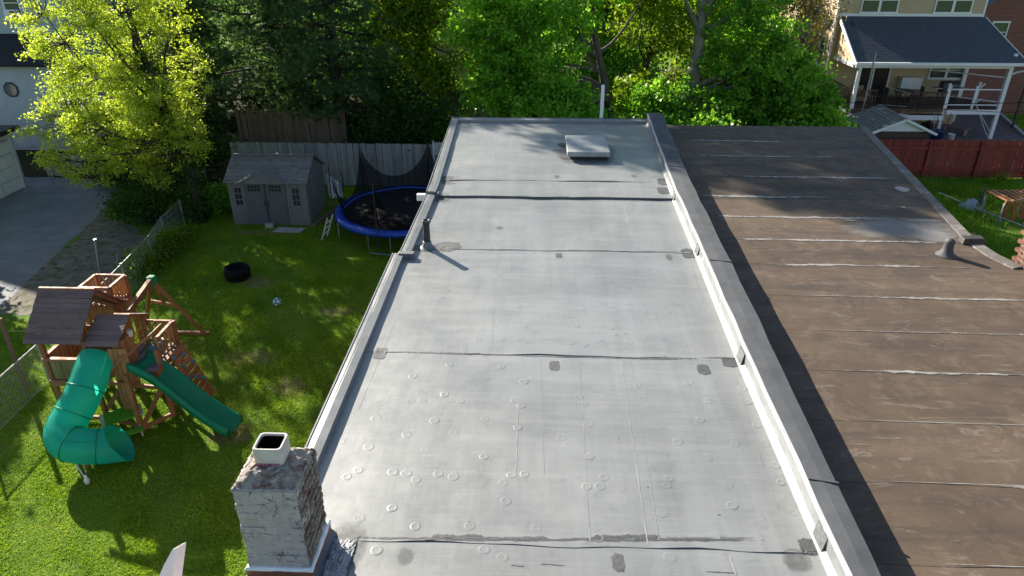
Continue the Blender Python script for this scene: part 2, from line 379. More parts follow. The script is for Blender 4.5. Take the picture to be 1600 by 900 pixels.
for k, (y, par, z) in enumerate([(4.50, s1, ZR + .014), (7.57, s2, ZR + .020), (10.78, s3, ZR + .026), (14.25, s5, ZR + .074)]):
    w = [.036, .022, .014, .016][k]
    strip(y + .002, xl(y) + .12, xin(y) - .1, w, z - .005, F_SEAL, par, 'seam', 40 + k, [.03, -.012, .002, .006][k])
    rr = random.Random(k + 3)
    for q in range(5):
        x = rr.uniform(-1.8, 1.8); strip(y + rr.uniform(.0, .04) + [.03, -.012, .002, .006][k] * (x + 2), x, x + rr.uniform(.3, 1.1), w * rr.uniform(.8, 1.9), z - .003, F_STAIN if q % 2 else F_SEAL, par, 'sealant_smear', k * 9 + q, [.03, -.012, .002, .006][k])

def blotch(cx, cy, rx, ry, z, mt, parent, name, seed, n=22, jit=.22, square=0):
    rr = random.Random(seed); m = MB(); m.v = [(cx, cy, z)]; fall = [.8]; rings_ = (.55, .8, 1.12)
    for q, s_ in enumerate(rings_):
        for i in range(n):
            t = 2 * math.pi * i / n; c, s2 = math.cos(t), math.sin(t); k = 1
            if square: k = 1 / max(abs(c), abs(s2)); k = 1 + (k - 1) * square
            k *= s_ * (1 + rr.uniform(-jit, jit) * .6); m.v.append((cx + rx * c * k, cy + ry * s2 * k, z)); fall.append((.72, .48, 0.)[q])
    m.f = [(0, 1 + i, 1 + (i + 1) % n) for i in range(n)] + [(1 + q * n + i, 1 + (q + 1) * n + i, 1 + (q + 1) * n + (i + 1) % n, 1 + q * n + (i + 1) % n) for q in (0, 1) for i in range(n)]
    if parent in MEMS: m.v = [(x, yq, mem_z(x, yq) + .003 + .0006 * (seed % 4)) for x, yq, zq in m.v]
    o = m.build(name, mt, parent); set_fall(o, fall); return o
def sheet_at(Y): return [s0, s1, s2, s3, s4, s5][sum(Y > v for v in seamY[:-1])]
def z_at(Y): return ZR + [-.006, 0, .006, .012, .052, .058][sum(Y > v for v in seamY[:-1])]
# dark sealant patches on seams and T-joints
for k, (x, y, hx, hy, mt) in enumerate([(866, 571, 9, 8, F_PATCH), (1099, 578, 11, 9, F_PATCH), (1142, 567, 15, 8, F_SEAL), (1075, 397, 11, 8, F_SEAL), (873, 400, 6, 4, F_PATCH), (1045, 402, 6, 6, F_STAIN),
        (966, 878, 11, 16, F_PATCH), (1264, 854, 17, 14, F_SEAL), (594, 552, 11, 10, F_PATCH), (633, 868, 14, 16, F_STAIN), (1035, 288, 9, 6, F_PATCH), (1036, 302, 10, 6, F_SEAL), (698, 284, 11, 5, F_PATCH), (692, 311, 12, 7, F_STAIN),
        (870, 280, 5, 3, F_STAIN), (990, 279, 6, 3, F_STAIN), (1245, 875, 26, 20, F_STAIN), (780, 357, 7, 3, F_STAIN)]):
    p = on_z(x, y, ZR); q = on_z(x + hx, y, ZR); r_ = on_z(x, y - hy, ZR)
    blotch(p.x, p.y, q.x - p.x, r_.y - p.y, z_at(p.y) + .017, mt, sheet_at(p.y), 'sealant_patch', 70 + k, 20, .12, .8 if mt is not F_STAIN else .2)
# chalked lap lines running up the roof
for k, (xa, ya, xb, yb, w) in enumerate([(970, 563, 1012, 850, .012), (985, 566, 1030, 845, .008), (905, 563, 922, 846, .008), (810, 625, 806, 745, .014), (968, 290, 991, 394, .016), (775, 200, 768, 280, .014), (1140, 870, 1150, 898, .016),
        (618, 500, 560, 640, .006), (778, 400, 768, 548, .006), (780, 318, 775, 392, .012), (1150, 590, 1215, 800, .006), (845, 560, 850, 740, .005), (980, 292, 1000, 394, .006), (715, 200, 690, 282, .006), (1080, 410, 1120, 552, .006)]):
    a, b = on_z(xa, ya, ZR), on_z(xb, yb, ZR); z = z_at((a.y + b.y) / 2) + .0135; d = (b - a).normalized(); nrm = Vector((-d.y, d.x, 0)) * w / 2; n = 14; rr = random.Random(k)
    m = MB(); L, Q = [], []
    for i in range(n + 1):
        p = a.lerp(b, i / n); wv = nrm * rr.uniform(.4, 1.1); L.append((p.x - wv.x, p.y - wv.y, z)); Q.append((p.x + wv.x, p.y + wv.y, z))
    m.v = [(x, yq, mem_z(x, yq) + .0025) for x, yq, zq in L + Q]; m.f = [(i, i + 1, n + 2 + i, n + 1 + i) for i in range(n)]
    m.build('chalk_line', M_CHALK, sheet_at((a.y + b.y) / 2))
# dark scuffs near the bottom of the frame
for k, (x, y, wd) in enumerate([(1095, 892, 60), (840, 880, 45), (795, 882, 25), (960, 525, 6), (975, 522, 5), (955, 515, 4), (1120, 805, 5), (1010, 762, 3), (730, 815, 4), (880, 455, 5), (700, 455, 4)]):
    p, q = on_z(x, y, ZR), on_z(x + wd, y + (3 if wd > 10 else 0), ZR); strip(p.y, p.x, q.x + .01, .014, z_at(p.y) + .0145, F_SEAL, sheet_at(p.y), 'scuff', k, (q.y - p.y) / max(.02, q.x - p.x), .03)

# fastener plates telegraphing through the membrane: ring and dimple
pm = MB().lathe([(.058, -.004), (.050, .001), (.044, .007), (.036, .008), (.029, .003), (.02, .0012), (.008, .003), (.0005, .0035)], n=18).mesh('fastener_plate', M_MEMB, True)
PL = [(390,233),(402,252),(440,253),(546,241),(608,252),(628,268),(285,252),(320,250),(175,307),(357,314),(515,309),(618,336),(271,358),(418,351),(330,407),(512,426),(607,433),(152,398),(120,470),(84,490),(228,476),(270,480),(300,500),(370,480),(417,489),(598,484),(640,481),(572,508),(580,566),(227,588),(122,620),(298,646),(468,643),(677,650),(870,681),(968,677),(1070,605),(834,520),(875,520),(888,491),(843,426),(920,367),(756,367),(838,326),(822,262),(808,240),(637,193),(568,146),(405,141),(290,175),(494,65),(568,62),(625,60),(640,70),(735,60),(785,72),(826,76),(870,64),(967,70),(1118,64),(1150,80),(1153,195),(993,203),(1005,248),(1030,265),(1213,254),(1188,313),(1117,382),(1211,430),(1090,496),(1085,517),(1275,516),(1328,505),(1288,581),(1234,674),(1297,387),(1366,328),(1390,387),(1422,454),(1440,507),(1480,600),(1338,257),(1320,215),(1093,740),(177,718),(513,716),(570,740),(355,50),(360,62),(335,24),(195,52),(66,380),(634,22),(505,30),(800,20),(455,-40),(640,-60),(820,-35),(960,-52),(1090,-25),(380,-70),(720,-110),(900,-120),(560,-140)]
rr = random.Random(5)
for x, y in PL:
    p = on_z(500 + x / 2, 500 + y / 2, ZR); sc = rr.uniform(.85, 1.1)
    o = link('fastener_plate', pm, sheet_at(p.y), (p.x, p.y, mem_z(p.x, p.y) + .0008)); o.scale = (sc, sc * rr.uniform(.92, 1.08), rr.choice([.08, .12, .16, .20, .26])); o.rotation_euler = (0, 0, rr.uniform(0, 6))

# raised roof edges, left side in three runs and across the back
def edge_run(y0, y1, z, name='roof_edge'):
    m = MB(); a, b = [], []; n = max(2, int((y1 - y0) / .5)); rr = random.Random(int(y0 * 10))
    for i in range(n + 1):
        Y = y0 + (y1 - y0) * i / n; x = xl(min(max(Y, y0 + .01), y1 - .01)); e = rr.uniform(-.005, .005)
        a.append([(x, Y, z - .1), (x - .012, Y, z + .075 + e), (x - .10, Y, z + .088 + e), (x - .175, Y, z + .082), (x - .175, Y, z - .12)])
    k = 5
    for r_ in a: m.v += r_
    m.f = [(i * k + j, i * k + (j + 1) % k, (i + 1) * k + (j + 1) % k, (i + 1) * k + j) for i in range(n) for j in range(k)] + [tuple(range(k))[::-1], tuple(range(n * k, n * k + k))]
    e = m.build(name, M_EDGE, house)
    MB().hexa([(xl(y0 + .01) - .195, y0, z - .16), (xl(y0 + .01) - .178, y0, z - .16), (xl(y1 - .01) - .178, y1, z - .16), (xl(y1 - .01) - .195, y1, z - .16), (xl(y0 + .01) - .195, y0, z + .092), (xl(y0 + .01) - .178, y0, z + .092), (xl(y1 - .01) - .178, y1, z + .092), (xl(y1 - .01) - .195, y1, z + .092)]).build('drip_edge', M_DRIP, e)
    mm = MB(); mm.v = [(xl(y0 + .01) - .125, y0 + .02, z + .0905), (xl(y0 + .01) - .117, y0 + .02, z + .0905), (xl(y1 - .01) - .117, y1 - .02, z + .0905), (xl(y1 - .01) - .125, y1 - .02, z + .0905)]; mm.f = [(0, 1, 2, 3)]; mm.build('lap_line', M_SEAL, e)
    return e
edge_run(-3, 10.42, ZR); edge_run(10.44, 13.24, ZR + .01); edge_run(13.28, 19.32, ZR + .055)
for y, w in ((10.36, .12), (13.26, .13)):      # flashed corner blocks where the edge steps
    MB().box(xl(y - .3) - .10, xl(y + .3) + .05, y, y + w, ZR - .02, ZR + .104).build('corner_flashing', M_SEAL, house, bevel=.012)
MB().box(-2.34, -2.17, 13.16, 13.27, ZR - .02, ZR + .105).build('edge_end_cap', M_WHITE, house, bevel=.006)
MB().hexa([(-2.31, 19.14, ZR), (3.0, 19.14, ZR), (3.0, 19.33, ZR - .1), (-2.31, 19.33, ZR - .1), (-2.13, 19.15, ZR + .13), (2.96, 19.15, ZR + .13), (2.96, 19.32, ZR + .14), (-2.13, 19.32, ZR + .14)]).build('roof_edge', M_EDGE, house)
MB().box(-2.34, 3.0, 19.332, 19.35, ZR - .16, ZR + .152).build('drip_edge', M_DRIP, house)
for k, (x, y, rx, ry) in enumerate([(648, 388, .2, .2), (678, 314, .2, .12), (690, 290, .18, .09), (684, 386, .30, .22)]):
    p = on_z(x, y, ZR); blotch(p.x + .15, p.y, rx, ry, z_at(p.y) + .011, F_STAIN if k != 3 else F_PATCH, sheet_at(p.y), 'sealant_smudge', 30 + k, 26, .2)

# party parapet: coated inner flashing, granule cap, rusted outer edge
PY = [-3 + .56 * i for i in range(41)]
def par_strip(fa, fb, mt, name, smooth=False, thick=None):
    m = MB(); n = len(PY)
    for Y in PY: m.v += [fa(Y), fb(Y)]
    m.f = [(2 * i, 2 * i + 1, 2 * i + 3, 2 * i + 2) for i in range(n - 1)]
    return m.build(name, mt, par, smooth)
par = link('party_parapet', None, house)
wob = {round(Y, 3): rng.uniform(-.020, .020) for Y in PY}; wob2 = {round(Y, 3): rng.uniform(-.012, .012) for Y in PY}
PZ = lambda Y: 6.03 + .05 * max(0, (Y - 17.5) / 1.9)
w1 = lambda Y: wob[round(Y, 3)]; w2 = lambda Y: wob2[round(Y, 3)]
def seg_par(m, prof):      # prof(Y) -> closed ring of points
    n = len(PY); k = len(prof(PY[0]))
    for Y in PY: m.v += prof(Y)
    m.f += [(i * k + j, i * k + (j + 1) % k, (i + 1) * k + (j + 1) % k, (i + 1) * k + j) for i in range(n - 1) for j in range(k)] + [tuple(range(k))[::-1], tuple(range((n - 1) * k, n * k))]
    return m
seg_par(MB(), lambda Y: [(xin(Y) - .06, Y, ZR - .05), (xin(Y) - .055, Y, ZR + .012 + (.05 if Y > 13.3 else 0)), (xin(Y) - .004 + w1(Y) * .4, Y, ZR + .06 + (.05 if Y > 13.3 else 0)), (xin(Y) + w1(Y) * .6, Y, PZ(Y) - .02), (xin(Y) + .05, Y, PZ(Y) - .02), (xin(Y) + .05, Y, ZR - .05)]).build('inner_flashing', M_COAT, par)
seg_par(MB(), lambda Y: [(xin(Y) + .06, Y, 5.4), (xin(Y) + .06, Y, PZ(Y) - .03), (xout(Y) - .04, Y, PZ(Y) - .03), (xout(Y) - .04, Y, 5.4)]).build('parapet_core', M_MORTAR, par)
seg_par(MB(), lambda Y: [(xin(Y) - .005 + w1(Y) * .6, Y, PZ(Y) - .024), (xin(Y) - .006 + w1(Y) * .6, Y, PZ(Y) - .004), (xin(Y) + .03 + w1(Y) * .6, Y, PZ(Y)), (xin(Y) + .031 + w1(Y) * .6, Y, PZ(Y) - .018)]).build('cap_edge_highlight', M_EDGEHI, par)  # bright highlight on the cap edge, painted as a white strip
seg_par(MB(), lambda Y: [(xin(Y) + .032 + w1(Y) * .6, Y, PZ(Y) - .018), (xin(Y) + .032 + w1(Y) * .6, Y, PZ(Y) + .004), ((xin(Y) + xout(Y)) / 2, Y, PZ(Y) + .008 + w2(Y) * .3), (xout(Y) - .02 + w2(Y), Y, PZ(Y) - .004), (xout(Y) - .018 + w2(Y), Y, PZ(Y) - .09), (xout(Y) - .036, Y, PZ(Y) - .09)]).build('cap_sheet', M_GRAN, par)
seg_par(MB(), lambda Y: [(xout(Y) - .03, Y, PZ(Y) - .24), (xout(Y) - .03, Y, PZ(Y) - .10), (xout(Y) + .03 + w2(Y) * .7, Y, PZ(Y) - .115), (xout(Y) + .035 + w2(Y) * .7, Y, PZ(Y) - .13), (xout(Y) + .0, Y, PZ(Y) - .24)]).build('outer_edge', M_RUSTB, par)
for k, (x, y) in enumerate([(1160, 556), (1084, 390), (1283, 838), (1049, 306)]):      # small dark flashing patches at the wall foot
    p = on_z(x, y, ZR + .1); m = MB(); X = xin(p.y) - .012
    m.prism([(X - .03, p.y - .11, ZR + .02), (X - .03, p.y + .11, ZR + .02), (X, p.y + .12, ZR + .17), (X, p.y - .10, ZR + .18)], (.012, 0, 0)); m.build('flashing_patch', M_SEAL, par)
for Y in (5.15, 10.0, 14.8):      # laps across the cap sheet
    MB().hexa([(xin(Y) + .03, Y, 6.03), (xout(Y) - .01, Y - .05, 6.02), (xout(Y) - .01, Y - .03, 6.02), (xin(Y) + .03, Y + .02, 6.03), (xin(Y) + .03, Y, 6.046), (xout(Y) - .01, Y - .05, 6.043), (xout(Y) - .01, Y - .03, 6.043), (xin(Y) + .03, Y + .02, 6.046)]).build('cap_lap', M_GRAN, par)

# vent pipe with its boot
vp = link('vent_pipe', MB().lathe([(.001, .0), (.048, .0), (.058, .02), (.056, .46), (.061, .465), (.061, .49), (.046, .49), (.044, .30), (.001, .30)], (-1.80, 10.84, ZR + .01), 20).mesh('vent_pipe', M_DKMETAL, True), house)
MB().lathe([(.14, .002), (.10, .02), (.078, .06), (.070, .11), (.056, .115)], (-1.80, 10.84, ZR + .012), 20).build('pipe_boot', M_PATCH, vp, smooth=True)
# hatch
M_BLACKTAR = mat('black_tar', (.02, .021, .023), (.035, .037, .04), 14, 7, .6, .6, 40)
ht = link('roof_hatch', None, house)
MB().box(.76, 1.60, 15.80, 17.0, ZR, ZR + .15).build('hatch_curb', M_BLACKTAR, ht)
MB().box(.69, 1.665, 15.69, 17.14, ZR + .15, ZR + .265).build('hatch_lid', mat('hatch_metal', (.36, .375, .375), (.25, .265, .265), 3, 9, .5, .3, 9, spots=(.16, .165, .165), sscale=5, slo=.58, shi=.72, bdist=.02), ht, bevel=.02)
blotch(1.12, 16.35, .78, 1.0, ZR + .071, F_STAIN, ht, 'sealant_smudge', 91, 26, .15, .6)
blotch(.66, 16.0, .16, .22, ZR + .074, F_SEAL, ht, 'sealant_smudge', 92, 20, .3)
blotch(.62, 17.0, .12, .18, ZR + .074, F_SEAL, ht, 'sealant_smudge', 93, 20, .3)
MB().box(1.70, 1.79, 19.40, 19.47, 0.3, 6.82).build('white_downpipe', M_WHITEV, house, bevel=.008)

# ------------------------------------------------------------------ chimney of painted brick
ch = link('chimney', None, house)
CX0, CX1, CY0, CY1, CZ0, CZ1 = -2.27, -1.77, 4.02, 4.52, 5.985, 6.80
def peeling_mat(name, c1, c2, under, lo):
    m, n, l = _nt(name); vec = n.new('ShaderNodeNewGeometry').outputs['Position']
    b = n.new('ShaderNodeBsdfPrincipled'); o = n.new('ShaderNodeOutputMaterial'); l.new(b.outputs[0], o.inputs[0]); b.inputs['Roughness'].default_value = .88
    c = _ramp(n, l, _noise(n, l, vec, 6, 9, .7), [(.3, c2), (.65, c1)])
    c = _mix(n, l, _ramp(n, l, _noise(n, l, vec, 22, 8, .75), [(.52, 0.), (.7, .5)]), c, tuple(x * .55 for x in c1))
    c = _mix(n, l, _ramp(n, l, _noise(n, l, vec, 9, 9, .75, None, .8), [(lo, 0.), (lo + .03, 1.)]), c, under)
    wv = n.new('ShaderNodeTexVoronoi'); wv.feature = 'DISTANCE_TO_EDGE'; wv.inputs['Scale'].default_value = 9
    ds = n.new('ShaderNodeMix'); ds.data_type = 'VECTOR'; ds.inputs[0].default_value = .12; nn = n.new('ShaderNodeTexNoise'); nn.inputs['Scale'].default_value = 8; nn.inputs['Detail'].default_value = 6
    l.new(vec, nn.inputs['Vector']); l.new(vec, ds.inputs[4]); l.new(nn.outputs['Color'], ds.inputs[5]); l.new(ds.outputs[1], wv.inputs['Vector'])
    crk = _ramp(n, l, wv.outputs['Distance'], [(.012, 1.), (.03, 0.)]); gate = _ramp(n, l, _noise(n, l, vec, 5, 4), [(.48, 0.), (.58, .8)])
    mu = n.new('ShaderNodeMath'); mu.operation = 'MULTIPLY'; l.new(crk, mu.inputs[0]); l.new(gate, mu.inputs[1]); c = _mix(n, l, mu.outputs[0], c, (.05, .045, .045))
    l.new(c, b.inputs['Base Color'])
    nb_ = _bump(n, l, _noise(n, l, vec, 18, 6, .65), .55, .014); l.new(_bump(n, l, _noise(n, l, vec, 90, 5, .7), .4, .004, nb_), b.inputs['Normal']); return m
M_PBRICK = peeling_mat('painted_brick', (.45, .405, .40), (.33, .30, .30), (.17, .085, .07), .65)
M_PMORT = peeling_mat('painted_mortar', (.45, .405, .40), (.31, .285, .28), (.12, .09, .08), .665)
M_WBRICK = mat('weathered_brick', (.15, .10, .075), (.25, .22, .17), 16, 9, .95, 1.0, 55, spots=(.16, .055, .05), sscale=7, slo=.55, shi=.66, vary=.15, bdist=.015)
M_CROWN = mat('crown_mortar', (.40, .36, .31), (.22, .17, .14), 14, 9, .95, 1.0, 60, spots=(.13, .065, .05), sscale=6, slo=.52, shi=.62, bdist=.015)
def lumpy_box(x0, x1, y0, y1, z0, z1, amp, step, seed):      # rendered masonry, no face quite flat
    b = bmesh.new(); bmesh.ops.create_cube(b, size=1); bmesh.ops.subdivide_edges(b, edges=b.edges[:], cuts=int((z1 - z0) / step), use_grid_fill=True); q = random.Random(seed)
    for v in b.verts:
        n_ = Vector((v.co.x if abs(v.co.x) > .499 else 0, v.co.y if abs(v.co.y) > .499 else 0, 0)); v.co = Vector(((x0 + x1) / 2 + v.co.x * (x1 - x0), (y0 + y1) / 2 + v.co.y * (y1 - y0), (z0 + z1) / 2 + v.co.z * (z1 - z0))) + n_ * q.gauss(0, amp)
    me = bpy.data.meshes.new('lumpy'); b.to_mesh(me); b.free(); me.polygons.foreach_set('use_smooth', [True] * len(me.polygons)); return me
_me = lumpy_box(CX0 + .002, CX1 - .008, CY0 + .002, CY1 - .002, 5.6, CZ1, .009, .05, 3); _me.materials.append(M_PMORT); link('mortar_core', _me, ch)
def brick_mesh(L, D, H, mt, seed):
    b = bmesh.new(); bmesh.ops.create_cube(b, size=1)
    for v in b.verts: v.co = Vector((v.co.x * L, v.co.y * D, v.co.z * H))
    bmesh.ops.bevel(b, geom=b.edges[:], offset=.010, segments=2, affect='EDGES')
    rr = random.Random(seed)
    for v in b.verts: v.co += Vector((rr.uniform(-1, 1), rr.uniform(-1, 1), rr.uniform(-1, 1))) * .0030
    me = bpy.data.meshes.new('brick'); b.to_mesh(me); b.free(); me.materials.append(mt); return me
bfull = [brick_mesh(.196, .06, .069, M_PBRICK, i) for i in range(4)]; bhalf = [brick_mesh(.094, .06, .069, M_PBRICK, i + 9) for i in range(3)]
wfull = [brick_mesh(.192, .06, .064, M_WBRICK, i + 20) for i in range(4)]; whalf = [brick_mesh(.090, .06, .064, M_WBRICK, i + 30) for i in range(3)]
rb = random.Random(2)
ncourse = 11; hcourse = (CZ1 - CZ0) / ncourse
for c in range(ncourse):
    z = CZ0 + hcourse * (c + .5)
    seq = ['f', 'f', 'h'] if c % 2 else ['h', 'f', 'f']
    for side in range(4):
        pos = 0.0
        for s in (seq if side % 2 == 0 else seq[::-1]):
            L = .2 if s == 'f' else .1; t = pos + L / 2; pos += L; rough = side == 1
            me = rb.choice((wfull if rough else bfull) if s == 'f' else (whalf if rough else bhalf))
            off = rb.uniform(-.008, .003) if not rough else rb.uniform(-.008, .012)
            if side == 0: loc, rz = (CX0 + t, CY0 + .028 - off, z), 0
            elif side == 1: loc, rz = (CX1 - .030 + off, CY0 + t, z), R(90)
            elif side == 2: loc, rz = (CX1 - t, CY1 - .028 + off, z), R(180)
            else: loc, rz = (CX0 + .028 - off, CY1 - t, z), R(-90)
            link('brick', me, ch, loc, (rb.uniform(-.01, .01), rb.uniform(-.012, .012), rz + rb.uniform(-.012, .012)))
# sloping crown with stones in it, flue tile, label
def crown():
    m = MB(); n = 22; rr = np.random.default_rng(4)
    for j in range(n + 1):
        for i in range(n + 1):
            x, y = i / n * 2 - 1, j / n * 2 - 1; k = max(abs(x), abs(y)); h = .085 * min(1, (1 - k) / .5) - .006
            e = 1 - .03 * rr.random() if k > .95 else 1
            m.v.append(((CX0 + CX1) / 2 + x * .255 * e, (CY0 + CY1) / 2 + y * .255 * e, CZ1 + h + (rr.normal(0, .006) if k < .97 else -.012)))
    m.f = [(j * (n + 1) + i, j * (n + 1) + i + 1, (j + 1) * (n + 1) + i + 1, (j + 1) * (n + 1) + i) for j in range(n) for i in range(n)]
    return m.build('crown', M_CROWN, ch)
crown()
def rrect(cx, cy, hx, hy, r_, z, n=5):
    out = []
    for q, (sx, sy) in enumerate(((1, 1), (-1, 1), (-1, -1), (1, -1))):
        for i in range(n):
            t = math.pi / 2 * (q + i / (n - 1)); out.append((cx + sx * (hx - r_) + r_ * math.cos(t), cy + sy * (hy - r_) + r_ * math.sin(t), z))
    return out
FX, FY = -2.035, 4.315
rings = [rrect(FX, FY, .115, .108, .035, 6.82), rrect(FX, FY, .115, .108, .035, 7.02), rrect(FX, FY, .110, .103, .033, 7.03), rrect(FX, FY, .098, .091, .03, 7.03), rrect(FX, FY, .093, .086, .03, 7.02), rrect(FX, FY, .093, .086, .03, 6.4)]
m = MB(); k = 20
for r_ in rings: m.v += r_
m.f = [(i * k + j, i * k + (j + 1) % k, (i + 1) * k + (j + 1) % k, (i + 1) * k + j) for i in range(5) for j in range(k)] + [tuple(range(5 * k, 6 * k))]
fl = m.build('flue_tile', mat('clay_flue', (.62, .57, .53), (.52, .47, .43), 8, 7, .8, .3, 60, spots=(.42, .33, .28), sscale=9, slo=.6, shi=.7), ch)
m = MB(); a_ = rrect(FX, FY, .0915, .0845, .03, 7.012); b_ = rrect(FX, FY, .0915, .0845, .03, 6.42); m.v = a_ + b_; m.f = [((j + 1) % 20, j, 20 + j, 20 + (j + 1) % 20) for j in range(20)] + [tuple(range(20, 40))]; m.build('flue_soot', mat('soot', (.006, .005, .005), (.010, .008, .007), 12, 6, .95, spec=.05), fl)
MB().box(FX - .092, FX + .090, FY - .1105, FY - .1085, 6.872, 6.898).build('flue_label', mat('flue_label_print', (.36, .05, .12), (.32, .05, .12), 3, spots=(.75, .6, .65), sscale=95, slo=.56, shi=.6, rough=.6), fl)
def wobble_ring(z0, z1, off0, off1, mt, name, seed, amp=.003):
    m = MB(); rr = random.Random(seed); pts = []
    for (ax, ay, bx, by) in ((CX0, CY0, CX1, CY0), (CX1, CY0, CX1, CY1), (CX1, CY1, CX0, CY1), (CX0, CY1, CX0, CY0)):
        for i in range(8):
            t = i / 8; pts.append((ax + (bx - ax) * t, ay + (by - ay) * t))
    cx, cy = (CX0 + CX1) / 2, (CY0 + CY1) / 2; n = len(pts)
    def q(p, off, z): return (cx + (p[0] - cx) * (1 + off / .25) + rr.uniform(-amp, amp), cy + (p[1] - cy) * (1 + off / .25) + rr.uniform(-amp, amp), z + rr.uniform(-amp, amp))
    for p in pts: m.v += [q(p, off0, z0), q(p, off1, z1), q(p, -.02, z1 + .006)]
    m.f = [(3 * i + j, 3 * ((i + 1) % n) + j, 3 * ((i + 1) % n) + j + 1, 3 * i + j + 1) for i in range(n) for j in range(2)]
    return m.build(name, mt, ch)
wobble_ring(5.90, 5.975, .022, .024, mat('copper_flashing', (.36, .16, .085), (.22, .085, .06), 7, 8, .42, .3, 30, spots=(.60, .36, .10), sscale=4, slo=.6, shi=.7, metal=.55), 'copper_flashing', 3)
wobble_ring(5.972, 5.992, .030, .014, M_WHITE, 'sealant_bead', 4, .004)
wobble_ring(5.74, 5.905, .075, .012, mat('base_flashing', (.085, .10, .13), (.06, .07, .09), 5, 7, .45, .3, 20), 'base_flashing', 5, .006)
def crumple(px, py, w, h, seed):
    p = on_z(px, py, ZR); m = MB(); n = 16; rr = np.random.default_rng(seed); z = z_at(p.y) + .016
    for j in range(n + 1):
        for i in range(n + 1):
            x, y = i / n * 2 - 1, j / n * 2 - 1; k = max(0, 1 - max(abs(x), abs(y)) ** 3)
            m.v.append((p.x + x * w * (1 + .06 * rr.normal()), p.y + y * h * (1 + .06 * rr.normal()), z + k * abs(rr.normal(0, .013))))
    m.f = [(j * (n + 1) + i, j * (n + 1) + i + 1, (j + 1) * (n + 1) + i + 1, (j + 1) * (n + 1) + i) for j in range(n) for i in range(n)]
    return m.build('crumpled_flashing', mat('crumpled_foil', (.45, .46, .47), (.2, .2, .21), 22, 8, .35, .6, 60, spots=(.10, .09, .08), sscale=28, slo=.58, shi=.64), sheet_at(p.y))
crumple(531, 872, .10, .20, 5)
p = on_z(528, 850, ZR); blotch(p.x + .06, p.y - .06, .22, .34, z_at(p.y) + .013, F_STAIN, s0, 'sealant_smudge', 51, 26, .15)
# white trim blade of the bay below, just showing at the bottom of the frame
bt = MB(); bt.prism([(-3.165, 4.50, 5.645), (-3.20, 4.48, 5.635), (-3.28, 4.42, 5.50), (-3.40, 4.32, 5.25), (-3.62, 4.2, 4.9), (-3.30, 4.25, 4.9), (-3.235, 4.40, 5.30)], (.05, .09, -.02)); bt.build('bay_trim', M_WHITEV, house, bevel=.006)
MB().box(-3.75, -2.16, 3.2, 4.6, 0, 4.9).build('bay', M_WHITEV, house)

# ================================================================== NEIGHBOURING ROW HOUSE: brown roof
ZB = 5.70
nb = thing('neighbour_row_house', 'attached row house with brown rolled roof streaked with silver sealant', 'house')
def rolled_mat():
    m, n, l = _nt('rolled_roofing'); vec = n.new('ShaderNodeNewGeometry').outputs['Position']
    b = n.new('ShaderNodeBsdfPrincipled'); o = n.new('ShaderNodeOutputMaterial'); l.new(b.outputs[0], o.inputs[0])
    c = _ramp(n, l, _noise(n, l, vec, .8, 9, .65), [(.3, (.066, .046, .031)), (.5, (.098, .068, .045)), (.7, (.132, .092, .062))])
    c = _mix(n, l, _ramp(n, l, _noise(n, l, vec, 2.4, 9, .78, None, .6), [(.5, 0.), (.66, .8)]), c, (.165, .120, .085))
    c = _mix(n, l, _ramp(n, l, _noise(n, l, vec, 2.6, 9, .7, (.12, 1, 1)), [(.48, 0.), (.68, .8)]), c, (.045, .035, .029))
    c = _mix(n, l, _ramp(n, l, _noise(n, l, vec, 3.0, 8, .75, (.3, 1, 1), 2.0), [(.58, 0.), (.63, .7), (.68, 0.)]), c, (.19, .155, .125))
    c = _mix(n, l, _ramp(n, l, _noise(n, l, vec, 45, 5, .7), [(.64, 0.), (.72, .6)]), c, (.16, .145, .13))
    c = _vary(n, l, c, .10)
    l.new(c, b.inputs['Base Color']); b.inputs['Specular IOR Level'].default_value = .35
    l.new(_ramp(n, l, _noise(n, l, vec, 3, 8, .7), [(.3, .6), (.7, .85)]), b.inputs['Roughness'])
    nb = _bump(n, l, _noise(n, l, vec, 5, 6, .6), .25, .015)
    l.new(_bump(n, l, _noise(n, l, vec, 170, 4, .7), .5, .004, nb), b.inputs['Normal']); return m
M_BROWN = rolled_mat()
M_LAP = mat('roll_lap', (.05, .042, .036), (.03, .027, .025), 8, 6, .7)
F_LAP = smear_mat('roll_lap_smear', (.05, .042, .036), (.03, .027, .025), 8, .7, .8)
F_SILV = smear_mat('silver_sealant', (.40, .38, .355), (.27, .25, .23), 9, .5, .95, 9, .3)
F_SILV2 = smear_mat('worn_silver_wash', (.36, .345, .32), (.22, .20, .175), 5, .6, .8, 5, .55)
bk = [on_z(1060, 194, ZB), on_z(1355, 200, ZB), on_z(1525, 377, ZB), on_z(1560, 400, ZB), on_z(1600, 419, ZB)]
EDGE_R = [(b.x, b.y) for b in bk[1:]] + [(11.5, 8.6), (11.5, -3)]
seamB = [-1.5 + 1.0 * i for i in range(6)] + [4.5, 5.52, 6.50, 7.51, 8.50, 9.52, 10.62, 11.65, 12.75, 13.88, 15.2, 16.75, 18.1, 19.62]
seamB = sorted(set([-3, -2, -1, 0, 1, 2, 3, 3.5] + [4.5, 5.52, 6.50, 7.51, 8.50, 9.52, 10.62, 11.65, 12.75, 13.88, 15.2, 16.75, 18.1, 19.62]))
def xr(Y):
    pts = EDGE_R
    for (xa, ya), (xb, yb) in zip(pts, pts[1:]):
        if yb <= Y <= ya: return xa + (xb - xa) * (ya - Y) / max(1e-6, ya - yb)
    return pts[0][0] if Y > pts[0][1] else 11.5
MB().box(3.5, 7.5, -3, 19.3, 0, 5.6).build('wall', M_BRICK, nb)
rolls = []
